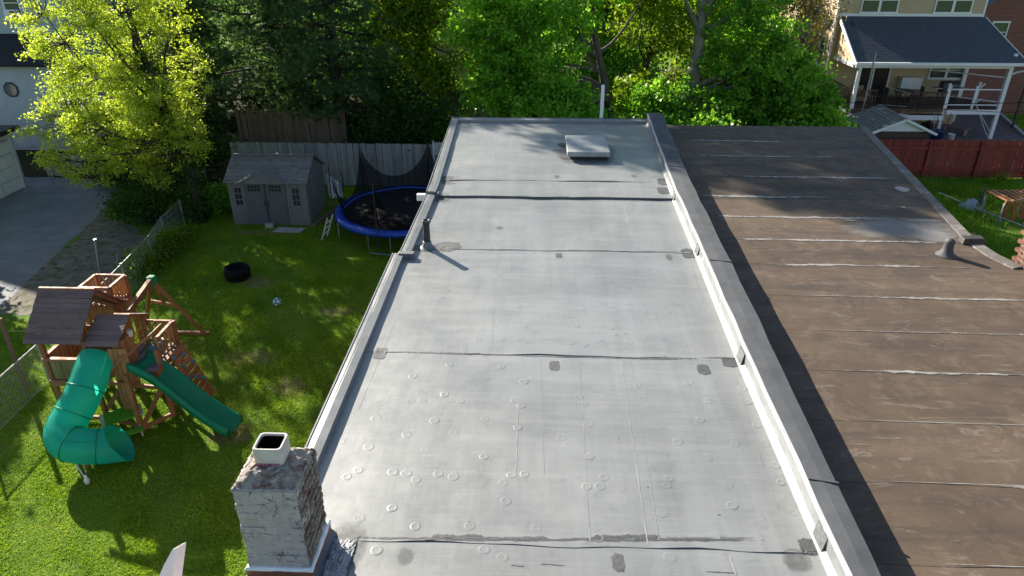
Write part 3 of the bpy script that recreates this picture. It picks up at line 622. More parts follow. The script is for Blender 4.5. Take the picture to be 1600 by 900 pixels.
for k, (y0, y1) in enumerate(zip(seamB, seamB[1:])):
    m = MB(); nx, ny = 24, 4; rr = np.random.default_rng(k)
    ys = [y0 + (y1 - y0 + .05) * j / ny for j in range(ny + 1)]
    if y1 > 19.5: ys[-1] = 19.66
    for j, Y in enumerate(ys):
        xa, xb = xout(min(Y, 19.3)) - .05, xr(min(Y, 19.55))
        for i in range(nx + 1):
            t = i / nx; m.v.append((xa + (xb - xa) * t, Y + (rr.normal(0, .008) if j == 0 else 0) - .012 * t * (xb - xa) * (1 if Y < 19.5 else 0), ZB + .0025 * (1 - j / ny) + rr.normal(0, .0007)))
    m.f = [(j * (nx + 1) + i, j * (nx + 1) + i + 1, (j + 1) * (nx + 1) + i + 1, (j + 1) * (nx + 1) + i) for j in range(ny) for i in range(nx)]
    rolls.append(m.build('roofing_strip', M_BROWN, nb, smooth=True))
rs = random.Random(21)
for k, Y in enumerate(seamB[8:-1]):
    par_ = rolls[8 + k]; xa, xb = xout(Y) + .12, min(xr(Y) - .1, 9)
    if k % 3 == 0 or Y > 11: strip(Y - .002, xa, xb, .005, ZB + .0050, F_LAP, par_, 'lap_line', 300 + k, -.012, .2)
    strip(Y + .008, xa, xb, .012, ZB + .0056, F_SILV, par_, 'sealant_line', 330 + k, -.012, .12, .6)
    far = Y > 11
    for q in range(3 if far else 2):      # worn, broken runs of sealant along the lap
        x0 = xa + (.02 if q == 0 and far else rs.uniform(0, .45) * (xb - xa)); x1 = x0 + rs.uniform(.45, 1.0) * (xb - x0)
        o = strip(Y - .012 * (x0 - xa) - .004 * q, x0, x1, (rs.uniform(.07, .12) if far else rs.uniform(.05, .085)), ZB + .0062 + .0004 * q, F_SILV, par_, 'sealant_streak', k * 17 + q, -.012, .07, .5)
        n_ = len(o.data.vertices) // 3; w_ = rs.uniform(.2, .7); vals = [0.] * n_
        for i in range(n_): w_ += rs.uniform(-.16, .16); w_ = min(.80, max(.12 if not far else .16, w_)); vals.append(w_ * min(1, 6 * min(i, n_ - 1 - i) / n_ + .1))
        o.data.attributes['fall'].data.foreach_set('value', vals + [0.] * n_)
    for q in range(4):      # faint rub marks between the laps
        x = rs.uniform(xa + .2, xb - .6); strip(Y + rs.uniform(.15, .8), x, x + rs.uniform(.15, .6), rs.uniform(.008, .022), ZB + .0045, F_SILV2, par_, 'rub_mark', int(x * 77) + q, rs.uniform(-.03, .01), .05, .8)
for k, (x, y, rx, ry, mt) in enumerate([(1410, 296, .16, .2, F_SILV), (1411, 324, .06, .06, F_SILV), (1410, 358, 1.25, .62, F_SILV2), (1455, 368, .42, .45, F_SILV2), (1385, 352, .4, .12, F_SILV2), (1440, 345, .5, .1, F_SILV2), (1330, 345, .2, .05, F_SILV2)]):
    p = on_z(x, y, ZB); blotch(p.x, p.y, rx, ry, ZB + .0070 + .0006 * k, mt, nb, 'silver_patch', 400 + k, 30, .3)
# raised outer edge and its kick at the corner, little goose-neck vent
m = MB()
el = [(x, y) for x, y in EDGE_R[:4]]
for x, y in el: m.v += [(x - .22, y - .05, ZB - .05), (x - .20, y - .05, ZB + .022), (x - .02, y, ZB + .036), (x + .02, y, ZB - .2)]
m.f = [(i * 4 + j, i * 4 + (j + 1) % 4, (i + 1) * 4 + (j + 1) % 4, (i + 1) * 4 + j) for i in range(3) for j in range(4)] + [(0, 1, 2, 3), (15, 14, 13, 12)]
m.build('roof_edge', mat('silvered_edge', (.16, .145, .13), (.10, .085, .075), 4, 8, .7, .5, 60, spots=(.30, .29, .28), sscale=3, slo=.56, shi=.66), nb)
p = on_z(1524, 377, ZB); MB().hexa([(p.x - .32, p.y - .18, ZB), (p.x + .10, p.y - .2, ZB), (p.x + .12, p.y + .05, ZB), (p.x - .3, p.y + .05, ZB), (p.x - .28, p.y - .14, ZB + .10), (p.x + .06, p.y - .14, ZB + .11), (p.x + .08, p.y + .03, ZB + .11), (p.x - .28, p.y + .03, ZB + .10)]).build('scupper_patch', M_LAP, nb, bevel=.02)
p = on_z(1478, 399, ZB); vt = MB(); vt.lathe([(.17, .0), (.12, .03), (.085, .09), (.075, .20), (.082, .24), (.07, .27), (.035, .295), (.001, .30)], (p.x, p.y, ZB + .01), 16)
vt.build('roof_vent', mat('shade_darkened_vent', (.09, .095, .10), (.05, .053, .056), 12, 7, .6, .7, 40), nb, smooth=True)  # vent colour darkened to carry the shade that lies over it

# ================================================================== THE LEFT GARDEN
M_GREYWOOD = mat('weathered_fence_wood', (.34, .33, .32), (.22, .215, .21), 5, 8, .9, .5, 30, stretch=(1, 1, .12), vary=.22)
M_BROWNWOOD = mat('old_brown_fence_wood', (.20, .145, .105), (.13, .095, .07), 5, 8, .9, .5, 30, stretch=(1, 1, .12), vary=.2)
M_CEDAR = mat('stained_cedar', (.36, .165, .075), (.24, .105, .05), 5, 8, .7, .4, 40, stretch=(.4, .4, .4), vary=.16)
M_CEDAR_TOP = mat('weathered_cedar_slat', (.20, .13, .115), (.14, .09, .085), 4, 8, .65, .5, 40, stretch=(.3, 1, 1), vary=.18)
M_DECK = mat('grey_deck_board', (.26, .21, .19), (.19, .15, .14), 4, 8, .75, .4, 40, vary=.12)
M_PANEL = mat('honey_board', (.46, .24, .10), (.34, .165, .07), 5, 8, .7, .3, 40, stretch=(1, 1, .2), vary=.16)
M_OLIVE = mat('mossy_board', (.26, .21, .09), (.19, .15, .07), 5, 8, .8, .4, 40, stretch=(1, 1, .2), vary=.18)
M_GREENPL = plastic_mat('green_slide_plastic', (.012, .42, .21), .45, .26)
M_TUBEPL = plastic_mat('teal_tube_plastic', (.03, .66, .50), .60, .3)
M_LIME = plastic_mat('lime_plastic', (.20, .58, .04), .4, .35)
M_CREAMPL = mat('cream_plastic', (.62, .66, .50), (.55, .58, .44), 3, 4, .45)
M_BLUEPAD = mat('blue_vinyl_pad', (.010, .075, .48), (.008, .05, .34), 5, 7, .35, .3, 14, spots=(.12, .2, .5), sscale=6, slo=.66, shi=.74, bdist=.02)
M_BLACKMAT = mat('black_mesh_mat', (.012, .012, .014), (.02, .02, .022), 6, 6, .6, spots=(.07, .065, .06), sscale=2.2, slo=.70, shi=.76, spec=.1)
M_ROPE = mat('rope', (.35, .30, .2), (.25, .2, .14), 30)
M_YELLOW = mat('yellow_plastic', (.65, .50, .03), (.55, .42, .03), 4, 4, .4)
M_TEAL = mat('teal_swing_plastic', (.02, .30, .38), (.02, .25, .33), 4, 4, .35)
M_BLACK = mat('black_rubber', (.006, .006, .006), (.010, .009, .009), 9, 6, .8, .4, 40, spec=.15)
M_STONE = mat('pale_stone', (.42, .40, .37), (.30, .29, .27), 6, 8, .9, .6, 30, vary=.15)

def net_mat(name, col, dens):
    m, n, l = _nt(name); d = n.new('ShaderNodeBsdfDiffuse'); d.inputs[0].default_value = (*col, 1); t = n.new('ShaderNodeBsdfTransparent')
    x = n.new('ShaderNodeMixShader'); x.inputs[0].default_value = dens; l.new(t.outputs[0], x.inputs[1]); l.new(d.outputs[0], x.inputs[2])
    o = n.new('ShaderNodeOutputMaterial'); l.new(x.outputs[0], o.inputs[0]); return m

# ------------------------------------------------------------------ fences
def board_mesh(w, h, t, mt, dog=.03, seed=0):
    m = MB(); m.prism([(-w / 2, 0, 0), (w / 2, 0, 0), (w / 2, 0, h - dog), (w / 2 - dog, 0, h), (-w / 2 + dog, 0, h), (-w / 2, 0, h - dog)], (0, t, 0)); return m.mesh('board', mt)
def picket_fence(name, label, a, b, h, mt, w=.14, gap=.006, jit=.02, group=None, dog=.03, rails=(.35, 1.0, 1.6), zb=.03):
    a, b = Vector((*a, 0)), Vector((*b, 0)); d = (b - a); L = d.length; d.normalize(); rz = math.atan2(d.y, d.x)
    t = thing(name, label, 'fence', group, a, rz); rr = random.Random(int(L * 100)); n = int(L / (w + gap))
    ms = [board_mesh(w, h + rr.uniform(-jit, jit), .018, mt, dog) for _ in range(6)]
    for i in range(n):
        link('picket', rr.choice(ms), t, ((i + .5) * (w + gap), rr.uniform(-.004, .004), zb + rr.uniform(-jit, jit) * .5), (rr.uniform(-.008, .008), rr.uniform(-.010, .010), rr.uniform(-.02, .02)))
    for z in rails: MB().box(0, L, .028, .068, z - .045, z + .045).build('rail', mt, t)
    for i in range(int(L / 2.4) + 1): MB().box(i * 2.4, i * 2.4 + .09, .072, .162, 0, h - .05).build('post', mt, t)
    return t
picket_fence('picket_fence', 'grey weathered dog-eared picket fence behind the shed and trampoline', (-13.75, 30.8), (-2.6, 30.8), 1.95, M_GREYWOOD)
picket_fence('privacy_fence', 'taller brown wooden fence in deep shade under the pine', (-14.0, 32.6), (-8.9, 32.6), 3.0, M_BROWNWOOD, .15, .004, .04, None, .0, (.4, 1.5, 2.6))
t = thing('lattice_panel', 'white lattice panel peeping over the picket fence beside the roof edge', 'lattice', None, (-4.55, 30.55, 0))
for k in range(-4, 9):
    for s in (-1, 1):
        x0 = k * .13; a = Vector((x0, .01 * s, 1.55)); b = Vector((x0 + s * .55, .01 * s, 2.15))
        if s < 0: a.x += .55; b.x += .55
        x_lo, x_hi = 0, 1.2
        # keep the laths inside the panel
        def clip(p, q):
            dd = q - p; t0, t1 = 0., 1.
            if abs(dd.x) > 1e-6:
                ta, tb = (x_lo - p.x) / dd.x, (x_hi - p.x) / dd.x; t0, t1 = max(t0, min(ta, tb)), min(t1, max(ta, tb))
            return (p + dd * t0, p + dd * t1) if t1 - t0 > .05 else None
        c = clip(a, b)
        if c: MB().bar(c[0], c[1], .012, .035).build('lath', M_WHITEV, t)
MB().box(-.03, .03, .0, .03, 0, 2.2).build('post', M_WHITEV, t); MB().box(1.2, 1.26, .0, .03, 0, 2.2).build('post', M_WHITEV, t)

# ------------------------------------------------------------------ garden shed
M_SHED = mat('shed_panel', (.19, .19, .187), (.15, .15, .148), 3, 7, .75, .3, 30, stretch=(1, 1, .2))
M_SHEDD = mat('shed_door_panel', (.115, .118, .125), (.095, .098, .105), 3, 7, .7, .3, 30)
M_SHEDR = mat('shed_shingle', (.19, .187, .18), (.135, .132, .128), 5, 8, .85, .5, 60, vary=.1)
M_GLASSD = glass_mat('dark_glass')
sh = thing('garden_shed', 'grey plastic garden shed with double doors and four small windows', 'shed', None, (-12.0, 26.0, 0))
W, D, HW, HR = 3.08, 2.35, 1.78, 2.5
def siding_v(m, x0, x1, y, z0, z1, step=.15):      # upright boards with recessed joints
    n = max(1, round((x1 - x0) / step)); s = (x1 - x0) / n
    for i in range(n): m.box(x0 + i * s + .006, x0 + (i + 1) * s - .006, y - .012, y, z0, z1)
m = MB(); m.box(0, W, .02, D, 0, HW); m.prism([(0.001, .02, HW), (0.001, D, HW), (0.001, D / 2, HR - .05)], (W - .002, 0, 0)); m.build('body', M_SHED, sh)
for x0, x1 in ((.02, .62), (2.28, W - .02)):
    m = MB(); siding_v(m, x0, x1, .02, .04, HW - .04, .12); m.build('siding', M_SHED, sh)
m = MB()
n = 14
for i in range(n):
    y0, y1 = .03 + i * (D - .04) / n, .03 + (i + 1) * (D - .04) / n; ht_ = HW + (HR - HW) * (1 - abs((y0 + y1) / 2 - D / 2) / (D / 2)) - .08
    m.box(W, W + .012, y0 + .006, y1 - .006, .04, ht_)
m.build('siding', M_SHED, sh)
for k, (x0, x1) in enumerate(((.64, 1.44), (1.46, 2.26))):
    d_ = MB().box(x0, x1, -.012, .018, .06, 1.74).build('door', M_SHEDD, sh)
    MB().box(x0 + .06, x1 - .06, -.02, -.012, .12, 1.28).build('door_panel', M_SHEDD, d_)
    for i in range(4):
        for j in range(2): MB().box(x0 + .16 + i * .125, x0 + .16 + i * .125 + .10, -.019, -.0125, 1.40 + j * .13, 1.50 + j * .13).build('pane', M_GLASSD, d_)
    hx = x1 - .06 if k == 0 else x0 + .06
    MB().tube([(hx, -.015, .78), (hx, -.06, .80), (hx, -.06, .98), (hx, -.015, 1.0)], .014, 6).build('door_handle', M_DKMETAL, d_)
MB().box(1.425, 1.475, -.028, -.013, .06, 1.74).build('astragal', M_DKMETAL, sh)
for x0 in (.24, 2.50):
    w_ = MB().box(x0 - .02, x0 + .30, -.004, .006, .78, 1.56).build('window', M_SHED, sh)
    for i in range(2):
        for j in range(3): MB().box(x0 + .01 + i * .14, x0 + .13 + i * .14, -.010, -.0045, .82 + j * .25, 1.03 + j * .25).build('pane', M_GLASSD, w_)
nrow = 8
for side in (0, 1):
    for r_ in range(nrow):
        t0, t1 = r_ / nrow, (r_ + 1) / nrow + .03
        def P(t, x, lift):
            y = -.14 + (D / 2 + .14) * t if side == 0 else D + .14 - (D / 2 + .14) * t
            return (x, y, HW - .04 + (HR - HW + .04) * min(t, 1) + lift)
        x0, x1 = -.10, W + .10
        lo, hi = .045, .012
        a = [P(t0, x0, lo - .03), P(t0, x1, lo - .03), P(t1, x1, hi - .02), P(t1, x0, hi - .02), P(t0, x0, lo), P(t0, x1, lo), P(t1, x1, hi), P(t1, x0, hi)]
        if side: a = [a[1], a[0], a[3], a[2], a[5], a[4], a[7], a[6]]
        MB().hexa(a).build('shingle_row', M_SHEDR, sh)
MB().box(-.11, W + .11, D / 2 - .07, D / 2 + .07, HR + .0, HR + .045).build('ridge_cap', M_SHEDR, sh, bevel=.02)
for x in (.3, 1.5, 2.5): MB().box(x, x + .28, D / 2 - .05, D / 2 + .05, HR + .046, HR + .075).build('ridge_vent', M_SHEDR, sh)
# arched dormer over the doors
dm = MB(); n = 10; a, b = [], []
for i in range(n + 1):
    t = i / n; x = .42 + 2.06 * t; z = HW - .02 + .42 * (1 - abs(2 * t - 1) ** 1.25)
    a.append((x, -.22, z)); b.append((x, .55, z + .02))
dm.v = a + b + [(p[0], p[1], p[2] - .04) for p in a + b]; k = n + 1
dm.f = [(i, i + 1, k + i + 1, k + i) for i in range(n)] + [(2 * k + i, 3 * k + i, 3 * k + i + 1, 2 * k + i + 1) for i in range(n)] + [(i, 2 * k + i, 2 * k + i + 1, i + 1) for i in range(n)] + [(0, k, 3 * k, 2 * k), (n, 2 * k + n, 3 * k + n, k + n)]
dm.build('dormer_roof', M_SHEDR, sh)
MB().prism([(.5, -.16, HW - .03)] + [(x, -.16, max(HW - .025, z - .05)) for x, _, z in a[1:-1]] + [(2.4, -.16, HW - .03)], (0, .14, 0)).build('dormer_gable', M_SHED, sh)
# things by the shed
tag(MB().box(-10.62, -10.3, 25.62, 25.84, 0, .17).build('cinder_block', M_STONE, None, bevel=.01), 'small concrete block on the ground in front of the shed doors', 'block')
tag(MB().hexa([(-10.2, 25.2, .01), (-9.1, 25.15, .01), (-9.0, 25.6, .01), (-10.1, 25.68, .01), (-10.2, 25.2, .05), (-9.1, 25.15, .05), (-9.0, 25.6, .05), (-10.1, 25.68, .05)]).build('paving_slab', M_STONE, None, bevel=.01), 'flat stone slab lying in the grass before the shed', 'slab')
tag(MB().hexa([(-8.86, 25.9, 0), (-8.70, 25.9, 0), (-7.95, 29.2, 0), (-8.1, 29.2, 0), (-8.86, 25.9, .10), (-8.70, 25.9, .10), (-7.95, 29.2, .10), (-8.1, 29.2, .10)]).build('timber_beam', M_BROWNWOOD, None), 'long timber on the ground along the right side of the shed', 'timber')
lp = thing('plastic_pallet', 'white slatted panel leaning against the shed corner by the fence', 'panel', None, (-9.05, 29.3, 0))
for i in range(5):
    o = MB().bar((0 + i * .13, i * .01, 1.05 - i * .10), (.16 + i * .13, -.42 + i * .01, .10), .09, .02).build('slat', M_GREYWOOD if i % 2 == 0 else M_METAL, lp)
MB().bar((.0, .0, .98), (.56, .04, .55), .03, .05).build('crossbar', M_WHITEV, lp); MB().bar((.1, -.36, .25), (.64, -.34, .2), .03, .05).build('crossbar', M_WHITEV, lp)
tag(MB().tube([(-7.95, 30.1, 0), (-7.98, 30.2, .5), (-7.85, 30.35, .85), (-7.92, 30.5, 1.25)], [.035, .03, .028, .02], 7).build('dead_stick', M_BROWNWOOD), 'bare dark stick standing against the picket fence', 'stick')
tag(MB().tube([(-8.62, 30.0, 0), (-8.60, 30.1, .6), (-8.7, 30.15, 1.05)], [.03, .025, .012], 7).build('garden_stake', M_DKMETAL), 'thin dark stake between the leaning panel and the stick', 'stake')

# ------------------------------------------------------------------ trampoline
TX, TY, TR, TZ = -5.04, 25.80, 2.68, .86
tr = thing('trampoline', 'large round trampoline with blue pad and sagging black safety net', 'trampoline', None, (TX, TY, 0))
m = MB(); n = 64; prof = [(TR - .34, TZ + .0), (TR - .33, TZ + .035), (TR - .17, TZ + .055), (TR - .02, TZ + .035), (TR + .02, TZ - .02), (TR + .015, TZ - .13), (TR, TZ - .13)]
m.lathe(prof, n=n)
rt = np.random.default_rng(3)
for i, v in enumerate(m.v):
    if i // n < 4: m.v[i] = (v[0], v[1], v[2] + rt.normal(0, .008) + .012 * math.sin(8 * math.atan2(v[1], v[0])))
m.build('pad', M_BLUEPAD, tr, smooth=True)
MB().lathe([(.001, TZ - .03), (1.0, TZ - .025), (1.8, TZ - .012), (TR - .3, TZ - .002)], n=48).build('jump_mat', M_BLACKMAT, tr, smooth=True)
MB().tube([(TR * .985 * math.cos(t), TR * .985 * math.sin(t), TZ - .06) for t in [2 * math.pi * i / 48 for i in range(48)]], .028, 8, closed=True).build('frame', M_METAL, tr, smooth=True)
pole_t = [2 * math.pi * i / 6 + R(258 - 240) for i in range(6)]
tops = []
for t in pole_t:
    c, s = math.cos(t), math.sin(t)
    MB().tube([((TR - .02) * math.cos(t + dt), (TR - .02) * math.sin(t + dt), z) for dt, z in ((-.16, TZ - .1), (-.16, .05), (.16, .05), (.16, TZ - .1))], .022, 6).build('leg', M_METAL, tr)
    lean = .0 if s < 0 else .05
    top = ((TR + .04 + lean) * c, (TR + .04 + lean) * s, 2.72); tops.append(top)
    MB().tube([((TR + .03) * c, (TR + .03) * s, .12), ((TR + .05) * c, (TR + .05) * s, 1.6), top], .024, 8).build('net_pole', M_DKMETAL, tr)
M_NET = net_mat('black_net', (.010, .010, .012), .78)
def net_panel(p, q, sag, low):
    m = MB(); nx, nz = 16, 10
    for j in range(nz + 1):
        for i in range(nx + 1):
            u, w = i / nx, j / nz; x, y = p[0] + (q[0] - p[0]) * u, p[1] + (q[1] - p[1]) * u; rr_ = math.hypot(x, y)
            k = (TR - .30) / rr_; bx, by = x * k, y * k
            topz = 2.66 - (4 * u * (1 - u)) ** .75 * sag if low == 0 else 2.66 - (u if low > 0 else 1 - u) ** .7 * sag
            z = TZ + .03 + (topz - TZ - .03) * w
            m.v.append((bx + (x - bx) * w + .02 * math.sin(9 * u + 5 * w), by + (y - by) * w + .02 * math.cos(7 * u), z))
    m.f = [(j * (nx + 1) + i, j * (nx + 1) + i + 1, (j + 1) * (nx + 1) + i + 1, (j + 1) * (nx + 1) + i) for j in range(nz) for i in range(nx)]
    return m.build('safety_net', M_NET, tr, smooth=True)
for i in range(6):
    a_, b_ = tops[i], tops[(i + 1) % 6]
    mid = math.atan2(a_[1] + b_[1], a_[0] + b_[0])
    if math.sin(mid) > -.2 or True: net_panel(a_, b_, 1.62 if math.sin(mid) < .3 else 1.25, 0)
ld = link('ladder', None, tr)
for s in (-.2, .2): MB().tube([(-TR - .02 + s * .25, -.95 + s, TZ), (-TR - .30 + s * .25, -1.1 + s, .02)], .018, 6).build('ladder_rail', M_WHITEV, ld)
for k in range(3):
    f = .25 + k * .25; MB().bar((-TR - .02 - .28 * f - .05, -.95 - .15 * f - .2, TZ * (1 - f)), (-TR - .02 - .28 * f + .05, -.95 - .15 * f + .2, TZ * (1 - f)), .05, .018).build('ladder_rung', M_WHITEV, ld)

# ------------------------------------------------------------------ chain link fence along the drive side
cf = thing('chain_link_fence', 'chain link fence with grey top rail between lawn and dirt path', 'fence')
CP = [(-13.75, 25.5), (-13.62, 23.7), (-13.2, 21.9), (-12.95, 19.7), (-12.7, 17.2), (-12.58, 14.95), (-12.5, 12.6)]
M_NETW = None
MB().tube([(x, y, 1.15) for x, y in CP], .022, 8).build('top_rail', M_METAL, cf)
MB().tube([(x, y, .06) for x, y in CP], .008, 5).build('tension_wire', M_METAL, cf)
for x, y in CP: MB().tube([(x, y, 0), (x, y, 1.20)], .026, 8).build('post', M_METAL, cf)
m = MB()
for (xa, ya), (xb, yb) in zip(CP, CP[1:]):
    L = math.hypot(xb - xa, yb - ya); n = int(L / .11)
    for i in range(-11, n + 1):
        for s in (1, -1):
            t0 = i * .11; pts = []
            for (t, z) in ((t0, .05), (t0 + 1.08, 1.13)):
                pts.append((t if s > 0 else t, z if s > 0 else 1.18 - z))
            (ta, za), (tb, zb) = pts
            lo, hi = max(0, (0 - ta) / (tb - ta)), min(1, (L - ta) / (tb - ta))
            if hi - lo < .05: continue
            P = lambda k: (xa + (xb - xa) * (ta + (tb - ta) * k) / L, ya + (yb - ya) * (ta + (tb - ta) * k) / L, za + (zb - za) * k)
            m.tube([P(lo), P(hi)], .0028, 3, caps=False)
m.build('wire_mesh', M_METAL, cf, kind='stuff')
tag(MB().tube([(-14.62, 21.0, 0), (-14.45, 21.0, 1.42), (-14.45, 21.0, 1.44)], [.04, .04, .05], 10).build('steel_post', M_METAL), 'tall lone grey steel post at the edge of the dirt path', 'post')
tag(MB().tube([(-14.1, 21.25, 0), (-14.0, 21.25, .8)], .03, 8).build('stub_post', M_METAL), 'short grey steel post between the lone post and the fence', 'post')
tag(MB().tube([(-12.98, 14.6, 0), (-12.98, 14.6, 2.1)], .055, 8).build('timber_post', M_BROWNWOOD), 'dark wooden post at the left edge beside the play set roof', 'post')
tag(MB().tube([(-13.4, 27.2, 0), (-13.32, 27.15, 2.05)], .022, 8).build('clothes_pole', M_METAL), 'thin grey pole standing to the left of the shed', 'pole')
tag(MB().tube([(-12.98, 14.6, 1.75), (-13.3, 15.5, 1.2), (-13.1, 16.5, .95)], .005, 4).build('guy_wire', M_METAL), 'slack wire running back from the dark wooden post', 'wire')

# ------------------------------------------------------------------ small things on the lawn
o = MB().lathe([(.34, .0), (.40, .05), (.43, .26), (.39, .42), (.33, .44), (.29, .38), (.29, .10), (.001, .06)], (-10.0, 21.2, 0), 26).build('tyre', M_BLACK, None, smooth=True)
tag(o, 'black tyre lying in the dark patch of lawn', 'tyre')
pb = link('play_ball', None); tag(pb, 'small teal and white ball on the lawn', 'ball'); pb.location = (-8.04, 19.33, 0)
def ball(r_):
    b = bmesh.new(); bmesh.ops.create_icosphere(b, subdivisions=3, radius=r_); return b
b = ball(.125); me = bpy.data.meshes.new('ball_shell'); bmesh.ops.translate(b, verts=b.verts, vec=(0, 0, .125)); b.to_mesh(me); b.free(); me.materials.append(M_TEAL); me.polygons.foreach_set('use_smooth', [True] * len(me.polygons)); link('ball_shell', me, pb)
pe = MB().lathe([(.001, .0035), (.045, .001), (.052, -.004)], n=5)
pme = pe.mesh('ball_patch', M_WHITEV, True)
for k, (th, ph_) in enumerate([(0, 90), (20, 25), (92, 25), (164, 25), (236, 25), (308, 25), (56, -25), (128, -25), (200, -25), (272, -25), (344, -25)]):
    d = Vector((math.cos(R(th)) * math.cos(R(ph_)), math.sin(R(th)) * math.cos(R(ph_)), math.sin(R(ph_))))
    o = link('ball_patch', pme, pb, Vector((0, 0, .125)) + d * .1245); o.rotation_euler = d.to_track_quat('Z', 'Y').to_euler()

# ================================================================== PLAY SET
ps = thing('play_set', 'cedar play set with plank roofs, green tube slide, wave slide and swing beam', 'play set')
DZ = 1.5
def pbar(name, a, b, w=.09, h=.09, mt=None, parent=None): return MB().bar(a, b, w, h).build(name, mt or M_CEDAR, parent or ps)
# posts of the three bays
for x, y, z in [(-11.15, 13.38, 2.42), (-10.16, 13.38, 2.42), (-11.15, 14.85, 2.42), (-10.16, 14.85, 2.42), (-9.38, 13.38, 2.35), (-9.38, 14.5, 2.35), (-8.68, 14.55, 2.15), (-8.68, 13.62, 1.9), (-11.25, 15.98, 2.62), (-10.5, 15.98, 2.62), (-10.5, 15.26, 2.62), (-11.25, 15.26, 2.62)]:
    pbar('post', (x, y, 0), (x, y, z))
pbar('post', (-9.15, 13.02, 0), (-9.20, 13.10, 1.55))
# gable roofs made of slats
def slat_roof(x0, x1, ye, yr, ze, zr, n, name):
    r_ = link(name, None, ps)
    L = math.hypot(yr - ye, zr - ze); dy, dz = (yr - ye) / L, (zr - ze) / L; rr = random.Random(n)
    for side in (0, 1):
        for i in range(n):
            s = (i + .5) * L / n; h = L / n - .008
            y = ye + dy * s if side == 0 else 2 * yr - ye - dy * s
            z = ze + dz * s; sg = 1 if side == 0 else -1
            a = Vector((x0 + rr.uniform(-.012, .012), y, z)); b = Vector((x1 + rr.uniform(-.012, .012), y, z + rr.uniform(-.004, .004)))
            MB().bar(a, b, h, .022, up=(0, -dz * sg, dy)).build('roof_slat', M_CEDAR_TOP, r_)
        for x in (x0 + .12, x1 - .12):
            a = (x, ye + .05 if side == 0 else 2 * yr - ye - .05, ze - .035); b = (x, yr, zr - .05)
            MB().bar(a, b, .045, .07).build('rafter', M_CEDAR, r_)
    MB().box(x0, x1, yr - .03, yr + .03, zr - .02, zr + .022).build('ridge_board', M_CEDAR, r_)
    return r_
slat_roof(-11.36, -10.06, 13.12, 14.13, 2.32, 3.20, 11, 'main_roof')
slat_roof(-10.04, -9.26, 13.16, 13.92, 2.26, 2.66, 6, 'side_roof')
# decks
for x0, x1, y0, y1, z, n in ((-11.1, -10.2, 13.4, 14.85, 1.22, 10), (-10.12, -9.42, 13.36, 14.5, DZ, 8), (-9.36, -8.66, 13.36, 14.55, DZ, 8), (-11.2, -10.5, 15.3, 15.95, 2.05, 5)):
    dk = link('deck', None, ps); s = (y1 - y0) / n
    for i in range(n): MB().box(x0, x1, y0 + i * s + .005, y0 + (i + 1) * s - .005, z - .03, z).build('deck_board', M_DECK, dk)
    MB().box(x0, x1, y0 - .045, y0 - .003, z - .15, z - .001).build('joist', M_CEDAR, dk); MB().box(x0, x1, y1 + .003, y1 + .045, z - .15, z - .001).build('joist', M_CEDAR, dk)
    for x in (x0 - .042, x1 + .003): MB().box(x, x + .039, y0, y1, z - .15, z - .002).build('joist', M_CEDAR, dk)
def boards_x(x0, x1, y, z0, z1, mt, n, name='side_panel'):
    p_ = link(name, None, ps); s = (x1 - x0) / n
    for i in range(n): MB().box(x0 + i * s + .006, x0 + (i + 1) * s - .006, y - .011, y + .011, z0 + random.uniform(-.006, .006), z1).build('board', mt, p_)
    return p_
def boards_y(x, y0, y1, z0, z1, mt, n, name='side_panel'):
    p_ = link(name, None, ps); s = (y1 - y0) / n
    for i in range(n): MB().box(x - .011, x + .011, y0 + i * s + .006, y0 + (i + 1) * s - .006, z0, z1).build('board', mt, p_)
    return p_
boards_x(-11.08, -10.22, 13.36, 1.24, 1.74, M_OLIVE, 7)
pbar('rail', (-11.2, 13.34, 1.79), (-10.12, 13.34, 1.79), .10, .05); pbar('rail', (-11.2, 13.33, 1.14), (-10.12, 13.33, 1.14), .05, .15)
boards_y(-11.15, 13.45, 14.8, 1.24, 1.80, M_PANEL, 9); boards_x(-11.08, -10.22, 14.86, 1.24, 1.8, M_PANEL, 7)
pbar('rail', (-11.15, 13.4, 1.84), (-11.15, 14.85, 1.84), .09, .05)
boards_x(-9.60, -9.16, 13.30, 1.05, 2.12, M_PANEL, 4); boards_y(-9.36, 13.42, 13.95, 1.52, 2.2, M_PANEL, 4); boards_x(-9.52, -9.18, 13.16, .55, 1.30, M_PANEL, 4)
boards_x(-10.46, -10.14, 15.22, 1.25, 2.35, M_PANEL, 3); boards_x(-11.0, -10.2, 14.95, 1.9, 2.3, M_PANEL, 6)
# patch of sunlight on the deck boards, painted as a thin white slab
MB().hexa([(-10.1, 13.40, DZ + .003), (-9.8, 13.39, DZ + .003), (-9.95, 13.95, DZ + .003), (-10.1, 14.05, DZ + .003), (-10.1, 13.40, DZ + .018), (-9.8, 13.39, DZ + .018), (-9.95, 13.95, DZ + .018), (-10.1, 14.05, DZ + .018)]).build('deck_sun_patch', M_WHITEV, ps)
